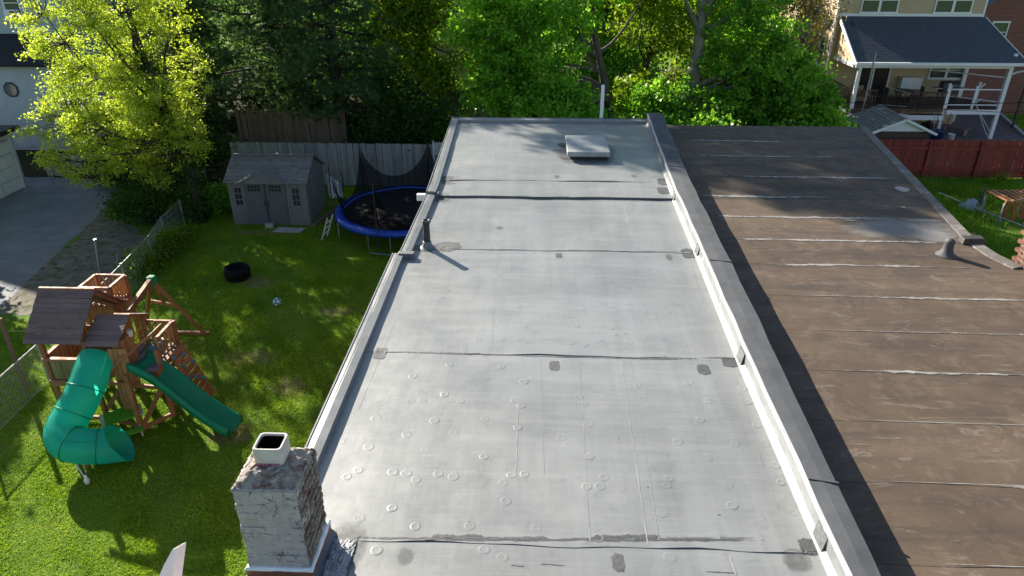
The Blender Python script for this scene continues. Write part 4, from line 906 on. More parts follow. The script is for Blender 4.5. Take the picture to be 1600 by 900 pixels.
# railing with balusters round the crow's nest and the right bay
def balustrade(a, b, z0, z1, n, slope=0):
    r_ = link('railing', None, ps); a, b = Vector((*a, 0)), Vector((*b, 0))
    MB().bar(a + Vector((0, 0, z1)), b + Vector((0, 0, z1)), .07, .04).build('top_rail', M_CEDAR, r_); MB().bar(a + Vector((0, 0, z0)), b + Vector((0, 0, z0)), .04, .06).build('bottom_rail', M_CEDAR, r_)
    for i in range(n):
        p = a.lerp(b, (i + .5) / n); MB().bar((p.x, p.y, z0 + .03), (p.x, p.y, z1 - .02), .05, .022, up=(0, 1, 0)).build('baluster', M_PANEL, r_)
nest = [(-11.25, 15.26), (-11.25, 15.98), (-10.5, 15.98), (-10.5, 15.26)]
for i in range(4): balustrade(nest[i], nest[(i + 1) % 4], 2.12, 2.64, 6)
balustrade((-8.68, 13.66), (-8.68, 14.5), 1.6, 2.15, 5); balustrade((-9.33, 14.54), (-8.72, 14.54), 1.6, 2.15, 4)
MB().tube([(-9.62, 13.12, 1.45), (-9.45, 13.14, 1.72), (-9.28, 13.20, 1.92), (-9.12, 13.32, 1.98), (-8.98, 13.5, 2.12), (-8.80, 13.75, 2.22), (-8.66, 14.05, 2.34)], .035, 8).build('hand_rail', M_CEDAR, ps, smooth=True)
pbar('brace', (-11.15, 15.1, 2.50), (-10.1, 14.86, 2.34), .06, .10)
# base frame and braces
for a, b in [((-11.15, 13.38, .12), (-10.16, 13.38, .12)), ((-10.16, 13.38, .12), (-9.2, 13.1, .12)), ((-9.15, 13.02, .1), (-8.68, 13.62, .1)), ((-11.15, 14.85, .12), (-8.68, 14.55, .12)), ((-8.68, 13.62, .3), (-8.68, 14.55, .3)), ((-9.12, 13.06, .15), (-8.66, 13.60, 1.05)), ((-9.38, 14.45, .2), (-8.72, 14.5, 1.2)), ((-10.16, 13.40, .3), (-9.42, 13.38, 1.25)), ((-11.1, 13.42, .5), (-10.7, 13.40, 1.1))]:
    pbar('brace', a, b, .05, .10)
# wave slide
def slide():
    n = 22; c0, c1 = Vector((-9.12, 13.52, DZ + .04)), Vector((-6.92, 13.06, .10)); d = Vector((c1.x - c0.x, c1.y - c0.y, 0)); L = d.length; d.normalize(); sd = Vector((-d.y, d.x, 0)); m = MB(); k = 9
    prof = [(-.29, .0), (-.285, .20), (-.245, .205), (-.225, .03), (0, .0), (.225, .03), (.245, .205), (.285, .20), (.29, .0)]
    for i in range(n + 1):
        t = i / n; base = DZ + .04 if t < .06 else None
        z = (DZ + .06) * (1 - t) + .10 * t + .10 * math.sin(t * math.pi * 2.0) * (1 - t * .4) + (.05 if t < .08 else 0)
        if t > .86: z = max(.10, z * (1 - (t - .86) * 3) + .10 * (t - .86) * 3)
        fl = 1.18 - .18 * min(1, t / .15)
        for s, h in prof: m.v.append(tuple(c0 + d * (L * t) + sd * (s * fl) + Vector((0, 0, z - c0.z + h * (1.0 if t > .05 else .8)))))
    m.f = [(i * k + j, i * k + j + 1, (i + 1) * k + j + 1, (i + 1) * k + j) for i in range(n) for j in range(k - 1)]
    o = m.build('wave_slide', M_GREENPL, ps, smooth=True)
    so = o.modifiers.new('shell', 'SOLIDIFY'); so.thickness = .02
    return o
slide()
# tube slide in four moulded sections
pathc = [(-9.95, 13.40, 1.80), (-9.94, 13.10, 1.66), (-9.95, 12.82, 1.46), (-10.03, 12.55, 1.22), (-10.14, 12.28, .98), (-10.18, 12.02, .82), (-10.06, 11.83, .71), (-9.83, 11.76, .64), (-9.58, 11.79, .58), (-9.36, 11.87, .53), (-9.18, 11.95, .50), (-9.00, 12.02, .48)]
def spline(P, n):
    P = [Vector(p) for p in P]; out = []
    for i in range(len(P) - 1):
        a, b, c, d = P[max(i - 1, 0)], P[i], P[i + 1], P[min(i + 2, len(P) - 1)]
        for j in range(n):
            t = j / n; out.append(.5 * ((2 * b) + (c - a) * t + (2 * a - 5 * b + 4 * c - d) * t * t + (3 * b - a - 3 * c + d) * t ** 3))
    out.append(P[-1]); return out
sp = spline(pathc, 4); N = len(sp); ts = link('tube_slide', None, ps)
def rings(idx, rad, n=28):
    out = []
    for i in idx:
        d = (sp[min(i + 1, N - 1)] - sp[max(i - 1, 0)]).normalized(); x = d.cross(Vector((0, 0, 1))).normalized(); y = x.cross(d)
        out.append([sp[i] + (x * math.cos(2 * math.pi * k / n) + y * math.sin(2 * math.pi * k / n)) * rad for k in range(n)])
    return out
def skin(rg, name, mt, n=28, thick=.012):
    m = MB()
    for r_ in rg: m.v += [tuple(p) for p in r_]
    m.f = [(i * n + k, i * n + (k + 1) % n, (i + 1) * n + (k + 1) % n, (i + 1) * n + k) for i in range(len(rg) - 1) for k in range(n)]
    return m.build(name, mt, ts, smooth=True)
cuts = [0, 9, 15, 27, 35]
for a, b in zip(cuts, cuts[1:]): skin(rings(range(a, b + 1), .385), 'tube_section', M_TUBEPL)
for c in cuts[1:]:
    rg = rings([c], .395)[0]
    MB().tube([tuple(p) for p in rg], .012, 6, closed=True).build('flange', M_GREENPL, ts, smooth=True)
rg = rings(range(35, N), .385); end = []
for j, r_ in enumerate(rg):      # flared exit scoop, cut back on top
    f = j / (len(rg) - 1); c = sp[35 + j]; d = Vector((.90, .36, 0)).normalized(); row = []
    for k, p in enumerate(r_):
        q = p - c; up = q.z / .385; row.append(c + q * (1 + .10 * f) + d * (.22 * f * (-up) * (1.0 if up < 0 else 1.25)) + Vector((0, 0, .03 * f)))
    end.append(row)
skin(end, 'exit_scoop', M_TUBEPL)
MB().tube([tuple(p) for p in end[-1]], .016, 6, closed=True).build('rim', M_TUBEPL, ts, smooth=True)
for k in (4, 22): MB().tube([tuple(r_[k] + (r_[k] - sp[i]).normalized() * .004) for i, r_ in zip(range(0, 36), rings(range(0, 36), .388))], .005, 4).build('mould_line', M_GREENPL, ts)
for x, y, z in ((-10.2, 12.1, .45), (-9.75, 11.8, .25)): pbar('slide_support', (x, y, 0), (x, y, z), .08, .08)
# climbing wall of stacked planks with holds
cw = link('climbing_wall', None, ps); nb_ = 9
for i in range(nb_):
    t0, t1 = i / nb_, (i + 1) / nb_ - .012
    f = lambda t: (-8.60 + .55 * t, DZ * (1 - t) + .04)
    (xa, za), (xb, zb) = f(t0), f(t1)
    MB().hexa([(xa - .02, 13.95, za - .02), (xa - .02, 14.62, za - .02), (xb - .02, 14.62, zb - .02), (xb - .02, 13.95, zb - .02), (xa, 13.95, za), (xa, 14.62, za), (xb, 14.62, zb), (xb, 13.95, zb)][::-1]).build('plank', M_CEDAR, cw)
hold = MB().lathe([(.055, .0), (.05, .03), (.03, .05), (.001, .055)], n=9).mesh('hold', M_TEAL, True)
for t, y in [(.08, 14.05), (.15, 14.35), (.27, 14.15), (.34, 14.5), (.45, 14.05), (.55, 14.3), (.66, 14.5), (.75, 14.1)]:
    o = link('hold', hold, cw, (-8.60 + .55 * t, y, DZ * (1 - t) + .04)); o.rotation_euler = (0, R(70), 0)
# telescope, steering wheel, periscope bits
MB().tube([(-9.02, 13.95, 1.78), (-8.74, 13.72, 1.86)], [.04, .055], 10).build('telescope', M_TEAL, ps)
MB().tube([(-9.02 + .0, 14.1 + .16 * math.cos(2 * math.pi * i / 16), 1.95 + .16 * math.sin(2 * math.pi * i / 16)) for i in range(16)], .014, 6, closed=True).build('steering_wheel', M_GREENPL, ps)
o = MB().lathe([(.001, 0), (.05, .0), (.06, .05), (.06, .16), (.001, .16)], (-9.34, 13.86, 2.12), 10).build('lantern', M_WHITEV, ps)
# swing beam with its end frame, swings
pbar('swing_beam', (-9.80, 14.2, 2.20), (-10.22, 16.68, 2.20), .10, .15)
apex = Vector((-10.2, 16.6, 2.2))
f1, f2 = Vector((-9.55, 17.5, .0)), Vector((-11.6, 18.1, .0))
pbar('swing_leg', apex + Vector((.04, 0, -.05)), f1); pbar('swing_leg', apex + Vector((-.05, .02, -.05)), f2)
c1_, c2_ = apex.lerp(f1, .45), apex.lerp(f2, .45); pbar('crossbar', c1_, c2_, .05, .09); pbar('brace', apex + Vector((0, .06, -.1)), c1_.lerp(c2_, .45), .07, .07); pbar('ground_beam', f1 + Vector((.12, 0, .05)), Vector((-11.1, 17.5, .05)), .09, .09)
MB().box(-10.30, -10.11, 16.52, 16.72, 2.04, 2.30).build('bracket', M_GREENPL, ps, bevel=.02)
def swing(y, dx, z, seat_mt):
    x = -9.80 - .42 * (y - 14.2) / 2.48; s = link('swing', None, ps)
    for k in (-.22, .22): MB().tube([(x, y + k, 2.12), (x + dx, y + k * .95, z)], .008, 5).build('chain', M_DKMETAL, s)
    m = MB(); n = 8
    for i in range(n + 1):
        t = i / n * 2 - 1; m.v += [(x + dx - .08, y + t * .23, z - .10 * (1 - t * t)), (x + dx + .08, y + t * .23, z - .10 * (1 - t * t))]
    m.f = [(2 * i, 2 * i + 1, 2 * i + 3, 2 * i + 2) for i in range(n)]
    o = m.build('swing_seat', seat_mt, s, smooth=True); q = o.modifiers.new('shell', 'SOLIDIFY'); q.thickness = .015
swing(16.1, .0, .58, M_TEAL)
tz = link('trapeze', None, ps)
for k in (-.2, .2): MB().tube([(-9.88, 15.0 + k, 2.12), (-9.86, 15.0 + k, 1.62)], .009, 5).build('rope', M_ROPE, tz); MB().tube([(-9.86 + .0, 15.0 + k + .07 * math.cos(2 * math.pi * i / 10), 1.50 + .09 * math.sin(2 * math.pi * i / 10)) for i in range(10)], .018, 6, closed=True).build('ring', M_YELLOW, tz)
MB().tube([(-9.86, 14.75, 1.62), (-9.86, 15.25, 1.62)], .02, 8).build('bar', M_YELLOW, tz)

# ------------------------------------------------------------------ child's picnic table under the deck
pt = thing('picnic_table', 'small lime green plastic picnic table under the play set deck', 'table', None, (-9.55, 13.05, 0), R(35))
MB().box(-.36, .36, -.26, .26, .46, .49).build('table_top', M_LIME, pt, bevel=.012)
for s in (-1, 1):
    MB().box(-.36, .36, s * .50 - .11, s * .50 + .11, .25, .28).build('seat', M_LIME, pt, bevel=.012)
    for x in (-.3, .3): MB().tube([(x, s * .10, .46), (x, s * .45, .0)], .022, 8).build('leg', M_CREAMPL, pt)
    MB().box(s * .30 - .02, s * .30 + .02, -.5, .5, .21, .25).build('crossbar', M_CREAMPL, pt)
    MB().box(s * .40 - .04, s * .40 + .04, -.24, .24, .465, .485).build('edge_band', M_CREAMPL, pt)
tag(MB().tube([(-9.55, 11.38, .02), (-9.9, 11.66, .30), (-10.2, 11.95, .36)], [.012, .02, .045], 8).build('toy_bat', M_WHITEV), 'white plastic toy bat propped in the grass under the tube slide', 'toy')
o = MB().lathe([(.001, .0), (.05, .0), (.06, .10), (.03, .16), (.028, .22), (.001, .23)], (-9.45, 11.28, .01), 10).build('drink_bottle', M_WHITEV, None, smooth=True); tag(o, 'pale bottle standing in the grass by the play set shadow', 'bottle')

# ================================================================== THE TAN HOUSE WITH ITS PORCH
M_TAN = mat('tan_vinyl_siding', (.50, .38, .235), (.45, .34, .205), 2, 6, .6, .1, 30)
M_SHING = mat('asphalt_shingle', (.075, .082, .105), (.05, .056, .075), 9, 7, .8, .6, 40, stretch=(.35, 1.6, 1.6), spots=(.12, .125, .14), sscale=4, slo=.6, shi=.7)
M_BROWNRAIL = mat('brown_rail', (.075, .04, .028), (.055, .03, .022), 5, 6, .6)
M_GLASSW = glass_mat('window_glass', (.05, .06, .07), .05)
M_CURTAIN = mat('red_curtain', (.06, .012, .01), (.025, .008, .008), 12, 5, .9)
M_WICKER = mat('wicker', (.30, .21, .12), (.2, .13, .07), 30, 6, .8)
M_BLUEBIN = mat('blue_bin_plastic', (.02, .035, .16), (.015, .028, .12), 4, 4, .45)
M_PINK = mat('faded_pink_wall', (.36, .20, .20), (.30, .16, .17), 3, 7, .85)
M_REDF = mat('red_fence_paint', (.27, .035, .025), (.19, .026, .02), 5, 8, .7, .4, 30, stretch=(1, 1, .15), vary=.15)
M_RUST = mat('orange_stained_board', (.42, .13, .02), (.22, .06, .02), 9, 7, .85, .4, 30, vary=.2)

def lap_siding(m, a, b, z0, z1, nrm, step=.125, cut=None):      # clapboards from a to b, each course leaning out at its foot
    a, b = Vector((*a, 0)), Vector((*b, 0)); nv = Vector((*nrm, 0)); n = max(1, round((z1 - z0) / step)); s = (z1 - z0) / n
    for i in range(n):
        zl, zh = z0 + i * s, z0 + (i + 1) * s
        p0, p1 = a.copy(), b.copy()
        if cut: p0, p1 = cut(p0, p1, (zl + zh) / 2)
        if p0 is None: continue
        o1, o2 = nv * .016, nv * .002
        v = [p0 + o1 + Vector((0, 0, zl)), p1 + o1 + Vector((0, 0, zl)), p1 + o2 + Vector((0, 0, zh)), p0 + o2 + Vector((0, 0, zh)), p0 + Vector((0, 0, zl)), p1 + Vector((0, 0, zl))]
        m.add(v, [(0, 1, 2, 3), (4, 5, 1, 0)])
    return m
def window(parent, cx, cz, w, h, y, nrm='y-', sashes=1, glass=None, fr=.07):      # framed window standing proud of a wall
    wd = link('window', None, parent); g = glass or M_GLASSW
    def bx(u0, u1, v0, v1, d0, d1, mt, nm):
        if nrm == 'y-': MB().box(cx + u0, cx + u1, y - d1, y - d0, cz + v0, cz + v1).build(nm, mt, wd)
        elif nrm == 'x-': MB().box(y - d1, y - d0, cx + u0, cx + u1, cz + v0, cz + v1).build(nm, mt, wd)
        elif nrm == 'x+': MB().box(y + d0, y + d1, cx + u0, cx + u1, cz + v0, cz + v1).build(nm, mt, wd)
    for k in range(sashes):
        u0, u1 = -w / 2 + k * w / sashes, -w / 2 + (k + 1) * w / sashes
        bx(u0 + fr, u1 - fr, fr - h / 2, -.02, .02, .028, g, 'pane'); bx(u0 + fr, u1 - fr, .02, h / 2 - fr, .02, .032, g, 'pane')
        bx(u0 + fr, u1 - fr, -.02, .02, .02, .045, M_WHITEV, 'meeting_rail')
        bx(u0, u0 + fr, -h / 2, h / 2, .02, .06, M_WHITEV, 'frame'); bx(u1 - fr, u1, -h / 2, h / 2, .02, .06, M_WHITEV, 'frame')
    bx(-w / 2 - .03, w / 2 + .03, h / 2 - fr + .001, h / 2 + .03, .02, .066, M_WHITEV, 'head'); bx(-w / 2 - .05, w / 2 + .05, -h / 2 - .04, -h / 2 + fr - .001, .02, .085, M_WHITEV, 'sill')
    return wd

tan = thing('tan_house', 'tan sided house with a dark shingled porch roof and raised deck', 'house')
HY, HX0, HX1, ER = 43.3, 16.78, 24.9, 9.2
MB().box(HX0 + .02, HX1 - .02, HY + .02, 56, 0, ER).build('wall', M_TAN, tan)
m = MB(); lap_siding(m, (HX0, HY), (HX1, HY), .2, ER, (0, -1)); m.build('siding', M_TAN, tan)
m = MB(); lap_siding(m, (HX0, 56), (HX0, HY), .2, ER, (-1, 0)); m.build('siding', M_TAN, tan)
for x in (HX0 - .02, HX1 - .08): MB().box(x, x + .10, HY - .03, HY + .09, .2, ER).build('corner_board', M_WHITEV, tan)
MB().box(HX0 - .02, HX1 + .02, HY - .045, HY - .018, 6.08, 6.22).build('frieze', M_WHITEV, tan)
m = MB(); m.prism([(HX0 - .4, HY - .4, ER), (HX1 + .4, HY - .4, ER), ((HX0 + HX1) / 2, HY - .4, ER + 2.6)], (0, 13.4, 0)); m.build('roof', M_SHING, tan)
window(tan, 19.05, 6.92, 2.05, 1.35, HY, sashes=2); window(tan, 23.1, 6.92, 2.05, 1.35, HY, sashes=2)
window(tan, 44.45, 4.05, .85, 1.65, HX0, 'x-'); window(tan, 48.6, 3.9, .85, 1.6, HX0, 'x-')
window(tan, 23.7, 3.15, 2.0, .95, HY, sashes=2)
sd_ = link('sliding_door', None, tan)
MB().box(18.62, 20.42, HY - .03, HY - .018, 1.66, 3.7).build('pane', mat('dark_interior', (.012, .011, .011), (.02, .018, .017), 2, rough=.35, spec=.25), sd_)
for x in (18.54, 19.48, 20.42): MB().box(x, x + .09, HY - .06, HY - .031, 1.66, 3.72).build('frame', M_WHITEV, sd_)
MB().box(18.54, 20.51, HY - .065, HY - .03, 3.72, 3.82).build('frame', M_WHITEV, sd_)
for x0, x1 in ((18.66, 19.44), (19.6, 20.38)):
    m = MB(); n = 14
    for i in range(n + 1): x = x0 + (x1 - x0) * i / n; y = HY - .045 + .012 * math.sin(i * 1.9); m.v += [(x, y, 3.68), (x, y, 3.42 + .06 * math.sin(i * 2.7))]
    m.f = [(2 * i, 2 * i + 1, 2 * i + 3, 2 * i + 2) for i in range(n)]; m.build('curtain', M_CURTAIN, sd_)
# porch roof in shingle courses
pr = link('porch_roof', None, tan); nC = 24
for i in range(nC):
    t0, t1 = i / nC, (i + 1) / nC + .01
    Y = lambda t: 39.9 + (HY - .02 - 39.9) * min(t, 1); Z = lambda t: 4.13 + (6.06 - 4.13) * min(t, 1); X1 = lambda t: 25.95 - .98 * t
    MB().hexa([(17.0, Y(t0), Z(t0) - .03), (X1(t0), Y(t0), Z(t0) - .03), (X1(t1), Y(t1), Z(t1) - .03), (17.0, Y(t1), Z(t1) - .03), (17.0, Y(t0), Z(t0) + .016), (X1(t0), Y(t0), Z(t0) + .016), (X1(t1), Y(t1), Z(t1) + .004), (17.0, Y(t1), Z(t1) + .004)]).build('shingle_course', M_SHING, pr)
MB().hexa([(17.02, 39.92, 4.0), (25.9, 39.92, 4.0), (24.95, HY - .03, 5.93), (17.02, HY - .03, 5.93), (17.02, 39.92, 4.09), (25.9, 39.92, 4.09), (24.95, HY - .03, 6.02), (17.02, HY - .03, 6.02)]).build('soffit', M_WHITEV, pr)
MB().box(16.95, 26.2, 39.72, 39.89, 3.98, 4.13).build('gutter', M_WHITEV, pr, bevel=.02)
MB().bar((16.97, 39.9, 4.05), (16.97, HY - .03, 5.98), .05, .22).build('rake_board', M_WHITEV, pr); MB().bar((25.97, 39.9, 4.05), (25.0, HY - .03, 5.98), .05, .2).build('rake_board', M_WHITEV, pr)
m = MB(); m.prism([(17.10, 40.25, 3.82), (17.10, HY - .05, 3.82), (17.10, HY - .05, 5.85)], (.06, 0, 0)); m.build('gable_end', M_TAN, pr)
def cutg(p0, p1, z):
    y = 40.25 + (HY - .05 - 40.25) * max(0, (z - 4.0)) / 1.9
    return (Vector((p0.x, HY - .05, 0)), Vector((p1.x, y, 0))) if y < HY - .2 else (None, None)
m = MB(); lap_siding(m, (17.10, HY - .05), (17.10, 40.25), 3.84, 5.8, (-1, 0), .125, cutg); m.build('siding', M_TAN, pr)
m = MB(); m.tube([(26.1, 39.8, 4.0), (26.05, 39.9, 3.75), (25.6, 40.1, 3.6), (25.5, 40.15, 3.5)], .05, 8); m.build('downspout', M_WHITEV, pr)
MB().lathe([(.10, 0), (.10, .12), (.001, .14)], (25.5, 40.4, 4.40), 10).build('roof_vent', M_WHITEV, pr); MB().lathe([(.10, 0), (.09, .18), (.001, .2)], (17.6, 42.6, 5.66), 10).build('roof_vent', M_DKMETAL, pr)
for x, w in ((17.36, .17), (25.33, .20)): MB().box(x - w / 2, x + w / 2, 40.1, 40.1 + w, .006, 4.0).build('porch_post', M_WHITEV, tan)
MB().box(22.3, 22.42, 40.12, 40.24, .006, 3.0).build('deck_post', M_WHITEV, tan); MB().box(24.55, 24.72, 43.0, 43.17, 1.7, 5.4).build('porch_post', M_WHITEV, tan)
MB().box(17.1, 25.4, 40.08, 40.30, 3.80, 3.995).build('porch_beam', M_WHITEV, tan); MB().box(17.02, 17.09, 40.3, 43.2, 3.78, 3.98).build('porch_beam', M_WHITEV, tan)
# deck
dk = link('deck', None, tan)
for i in range(22): MB().box(17.15, 25.35, 40.16 + i * .14, 40.29 + i * .14, 1.60, 1.645).build('deck_board', M_BROWNRAIL, dk)
MB().box(22.45, 25.3, 40.02, 40.08, 1.36, 1.62).build('fascia', M_WHITEV, dk); MB().box(19.9, 22.28, 39.72, 39.78, 1.10, 1.36).build('fascia', M_WHITEV, dk); MB().box(17.05, 17.1, 40.2, 43.25, 1.38, 1.62).build('fascia', M_WHITEV, dk)
MB().box(19.9, 22.28, 39.79, 40.14, 1.30, 1.36).build('step_tread', M_BROWNRAIL, dk); MB().box(17.3, 20.0, 40.03, 40.09, 1.38, 1.6).build('fascia', M_BROWNRAIL, dk)
def rail(a, b, z0, z1, mt, n, name='railing', bal=True, mb=.03):
    r_ = link(name, None, tan); a, b = Vector((*a, 0)), Vector((*b, 0)); U = Vector((0, 0, 1))
    MB().bar(a + U * z1, b + U * z1, .06, .06).build('top_rail', mt, r_); MB().bar(a + U * z0, b + U * z0, .05, .05).build('bottom_rail', mt, r_)
    for i in range(n): p = a.lerp(b, (i + .5) / n); MB().bar(p + U * (z0 + .026), p + U * (z1 - .031), mb, mb).build('baluster', mt, r_)
    return r_
rail((20.3, 39.95), (22.25, 39.95), 1.55, 2.55, M_BROWNRAIL, 15, mb=.035); rail((17.2, 40.35), (17.2, 43.1), 1.75, 2.6, M_BROWNRAIL, 16); rail((17.5, 40.15), (18.6, 40.15), 1.75, 2.6, M_BROWNRAIL, 8)
rail((22.45, 40.18), (25.2, 40.18), 1.85, 2.68, M_WHITEV, 0, 'white_railing'); rail((23.9, 40.18), (25.2, 41.8), 1.85, 2.68, M_WHITEV, 0, 'white_railing'); rail((22.5, 42.4), (25.3, 40.3), 2.0, 3.3, M_WHITEV, 0, 'white_railing')
for x, y in ((23.85, 40.18), (24.55, 41.2), (22.45, 40.2)):
    p_ = MB().box(x - .05, x + .05, y - .05, y + .05, 1.646, 2.82).build('rail_post', M_WHITEV, tan); MB().box(x - .08, x + .08, y - .08, y + .08, 2.82, 2.87).build('post_cap', M_WHITEV, p_)
# stairs going down with balusters coloured white for the sunlight on them
st = rail((18.9, 39.9), (20.1, 39.0), .9, 1.5, M_WHITEV, 9, 'stair_railing')
# things on the deck
o = thing('wicker_chair', 'wicker armchair on the porch deck beside the left porch post', 'chair', None, (18.05, 41.3, 1.646))
MB().box(-.35, .35, -.35, .35, .2, .42).build('seat', M_WICKER, o, bevel=.04); MB().box(-.35, .35, .27, .37, .42, .95).build('backrest', M_WICKER, o, bevel=.03)
for s in (-.4, .31): MB().box(s, s + .09, -.35, .35, .2, .62).build('armrest', M_WICKER, o, bevel=.02)
for x in (-.3, .26):
    for y in (-.3, .26): MB().box(x, x + .05, y, y + .05, 0, .2).build('leg', M_WICKER, o)
o = thing('safety_gate', 'dark metal folding safety gate standing on the porch deck', 'gate', None, (19.2, 40.75, 1.646), R(-22))
MB().bar((0, 0, 1.05), (1.3, 0, .78), .04, .04).build('top_bar', M_METAL, o); MB().bar((0, 0, .06), (1.3, 0, .06), .03, .04).build('bottom_bar', M_METAL, o)
for i in range(8): MB().tube([(i * 1.3 / 7, 0, .06), (i * 1.3 / 7, 0, 1.05 - .27 * i / 7)], .012, 5).build('upright', M_DKMETAL, o)
o = thing('storage_box', 'white storage cabinet standing against the porch wall', 'cabinet', None, (21.62, 43.0, 1.646))
MB().box(-.58, .58, -.22, .24, .5, 1.14).build('body', M_WHITEV, o, bevel=.02); MB().box(-.60, .60, -.245, .25, 1.142, 1.17).build('lid', M_WHITEV, o)
for x in (-.52, .46):
    for y in (-.18, .16): MB().box(x, x + .06, y, y + .05, 0, .5).build('leg', M_DKMETAL, o)
o = thing('kettle_grill', 'black barbecue grill with hood on the porch deck under the window', 'grill', None, (23.2, 41.7, 1.646))
MB().box(-.45, .45, -.28, .28, .55, .85).build('firebox', M_DKMETAL, o, bevel=.03)
m = MB(); m.prism([(-.45, -.28, .86), (-.45, .28, .86), (-.45, .24, 1.1), (-.45, .08, 1.2), (-.45, -.12, 1.2), (-.45, -.25, 1.08)], (.9, 0, 0)); m.build('hood', M_DKMETAL, o)
MB().box(-.85, -.47, -.25, .25, .80, .84).build('side_shelf', M_METAL, o); MB().box(.47, .85, -.25, .25, .80, .84).build('side_shelf', M_METAL, o)
for x in (-.40, .36):
    for y in (-.24, .2): MB().box(x, x + .04, y, y + .04, 0, .55).build('leg', M_DKMETAL, o)
MB().tube([(-.35, -.32, 1.0), (.35, -.32, 1.0)], .015, 6).build('handle', M_METAL, o)
o = thing('patio_table', 'dark round patio table behind the brown railing', 'table', None, (20.6, 41.4, 1.646))
MB().lathe([(.001, .70), (.55, .70), (.56, .73), (.001, .74)], n=20).build('table_top', M_DKMETAL, o)
for t in range(4): MB().tube([(.12 * math.cos(t * 1.57), .12 * math.sin(t * 1.57), .7), (.38 * math.cos(t * 1.57), .38 * math.sin(t * 1.57), 0)], .02, 6).build('leg', M_DKMETAL, o)
def deck_chair(x, y, rz, lab):
    o = thing('patio_chair', lab, 'chair', 'dark chairs round the patio table', (x, y, 1.646), rz)
    MB().box(-.24, .24, -.24, .24, .40, .44).build('seat', M_DKMETAL, o); MB().box(-.24, .24, .22, .26, .46, .92).build('backrest', M_DKMETAL, o)
    for a in (-.22, .19):
        for b in (-.22, .19): MB().box(a, a + .03, b, b + .03, 0, .40).build('leg', M_DKMETAL, o)
deck_chair(19.8, 41.2, R(90), 'dark patio chair left of the round table, nearest the sliding door'); deck_chair(21.4, 41.5, R(-95), 'dark patio chair right of the round table, under the white cabinet')
# under the deck
o = thing('tool_bin', 'navy blue bin full of upright garden tools below the deck', 'bin', None, (21.55, 38.6, .006))
MB().lathe([(.001, .0), (.26, .0), (.33, .78), (.36, .80), (.36, .84), (.31, .84), (.28, .3), (.001, .28)], n=20).build('bin_body', M_BLUEBIN, o, smooth=True)
for k in range(7):
    t = k * .9; a = Vector((.1 * math.cos(t), .1 * math.sin(t), .3)); b = Vector((.42 * math.cos(t), .42 * math.sin(t), 1.75 + .12 * (k % 3)))
    MB().tube([a, b], .016, 6).build('tool_handle', M_METAL if k % 2 else M_BROWNWOOD, o)
o = thing('white_bucket', 'white plastic bucket at the foot of the middle deck post', 'bucket', None, (22.75, 39.4, .006))
MB().lathe([(.001, 0), (.15, 0), (.19, .42), (.20, .43), (.18, .43), (.15, .05), (.001, .04)], n=18).build('bucket_body', M_WHITEV, o, smooth=True); MB().tube([(-.19, 0, .40), (-.14, -.05, .55), (0, -.07, .6), (.14, -.05, .55), (.19, 0, .40)], .006, 5).build('bail', M_METAL, o)
o = thing('garden_bench', 'low faded red bench on the patio below the deck', 'bench', None, (23.9, 41.2, .006), R(-50))
MB().box(-.75, .75, -.17, .17, .36, .41).build('seat', M_PINK, o)
for x in (-.6, .54): MB().box(x, x + .06, -.15, .15, 0, .36).build('leg', M_PINK, o)
o = thing('lawn_mower', 'dark push mower parked in the shade under the deck', 'mower', None, (23.0, 42.4, .006), R(20))
MB().box(-.25, .25, -.35, .35, .10, .28).build('mower_deck', M_DKMETAL, o, bevel=.04); MB().lathe([(.14, .28), (.14, .42), (.06, .46), (.001, .46)], n=14).build('engine', M_DKMETAL, o)
for x in (-.30, .25):
    for y in (-.3, .3): MB().tube([(x, y, .1), (x + .05, y, .1)], .1, 12).build('wheel', M_BLACK, o)
MB().tube([(-.2, .35, .2), (-.2, .95, .95), (.2, .95, .95), (.2, .35, .2)], .014, 6).build('mower_handle', M_DKMETAL, o)
for a, b, k in (((23.9, 40.1, 2.0), (25.2, 39.95, .3), 'upper'), ((23.95, 40.05, 1.95), (24.95, 39.9, .25), 'lower')):
    tag(MB().tube([a, b], .014, 6).build('white_rope', M_WHITEV), f'{k} of two white ropes slanting from the deck rail to the corner post', 'rope')
tag(MB().box(28.0, 28.1, 42.66, 42.76, 0, 3.3).build('black_post', M_DKMETAL), 'tall black post beside the kerb at the right edge', 'post')
tag(MB().box(29.5, 37, 51.0, 51.3, 0, 1.3).build('garden_wall', M_PINK, None, bevel=.02), 'low pink wall beyond the lawn at the right edge', 'wall')

# ------------------------------------------------------------------ brick house at the far right
bh = thing('brick_house', 'red brick gabled house at the top right corner behind the tan house', 'house')
def brick_tex(name, scale=1.0):
    m, n, l = _nt(name); vec = n.new('ShaderNodeTexCoord').outputs['Object']; mp = n.new('ShaderNodeMapping'); mp.inputs['Rotation'].default_value = (R(90), 0, 0); l.new(vec, mp.inputs[0])
    t = n.new('ShaderNodeTexBrick'); t.inputs['Scale'].default_value = 1; t.inputs['Brick Width'].default_value = .22 * scale; t.inputs['Row Height'].default_value = .075 * scale; t.inputs['Mortar Size'].default_value = .006
    t.inputs['Color1'].default_value = (.24, .065, .04, 1); t.inputs['Color2'].default_value = (.15, .045, .032, 1); t.inputs['Mortar'].default_value = (.26, .22, .19, 1); l.new(mp.outputs[0], t.inputs[0])
    b = n.new('ShaderNodeBsdfPrincipled'); o = n.new('ShaderNodeOutputMaterial'); l.new(b.outputs[0], o.inputs[0]); l.new(t.outputs[0], b.inputs[0]); b.inputs['Roughness'].default_value = .85
    l.new(_bump(n, l, t.outputs['Fac'], -.5, .01), b.inputs['Normal']); return m
M_BTEX = brick_tex('far_brickwork')
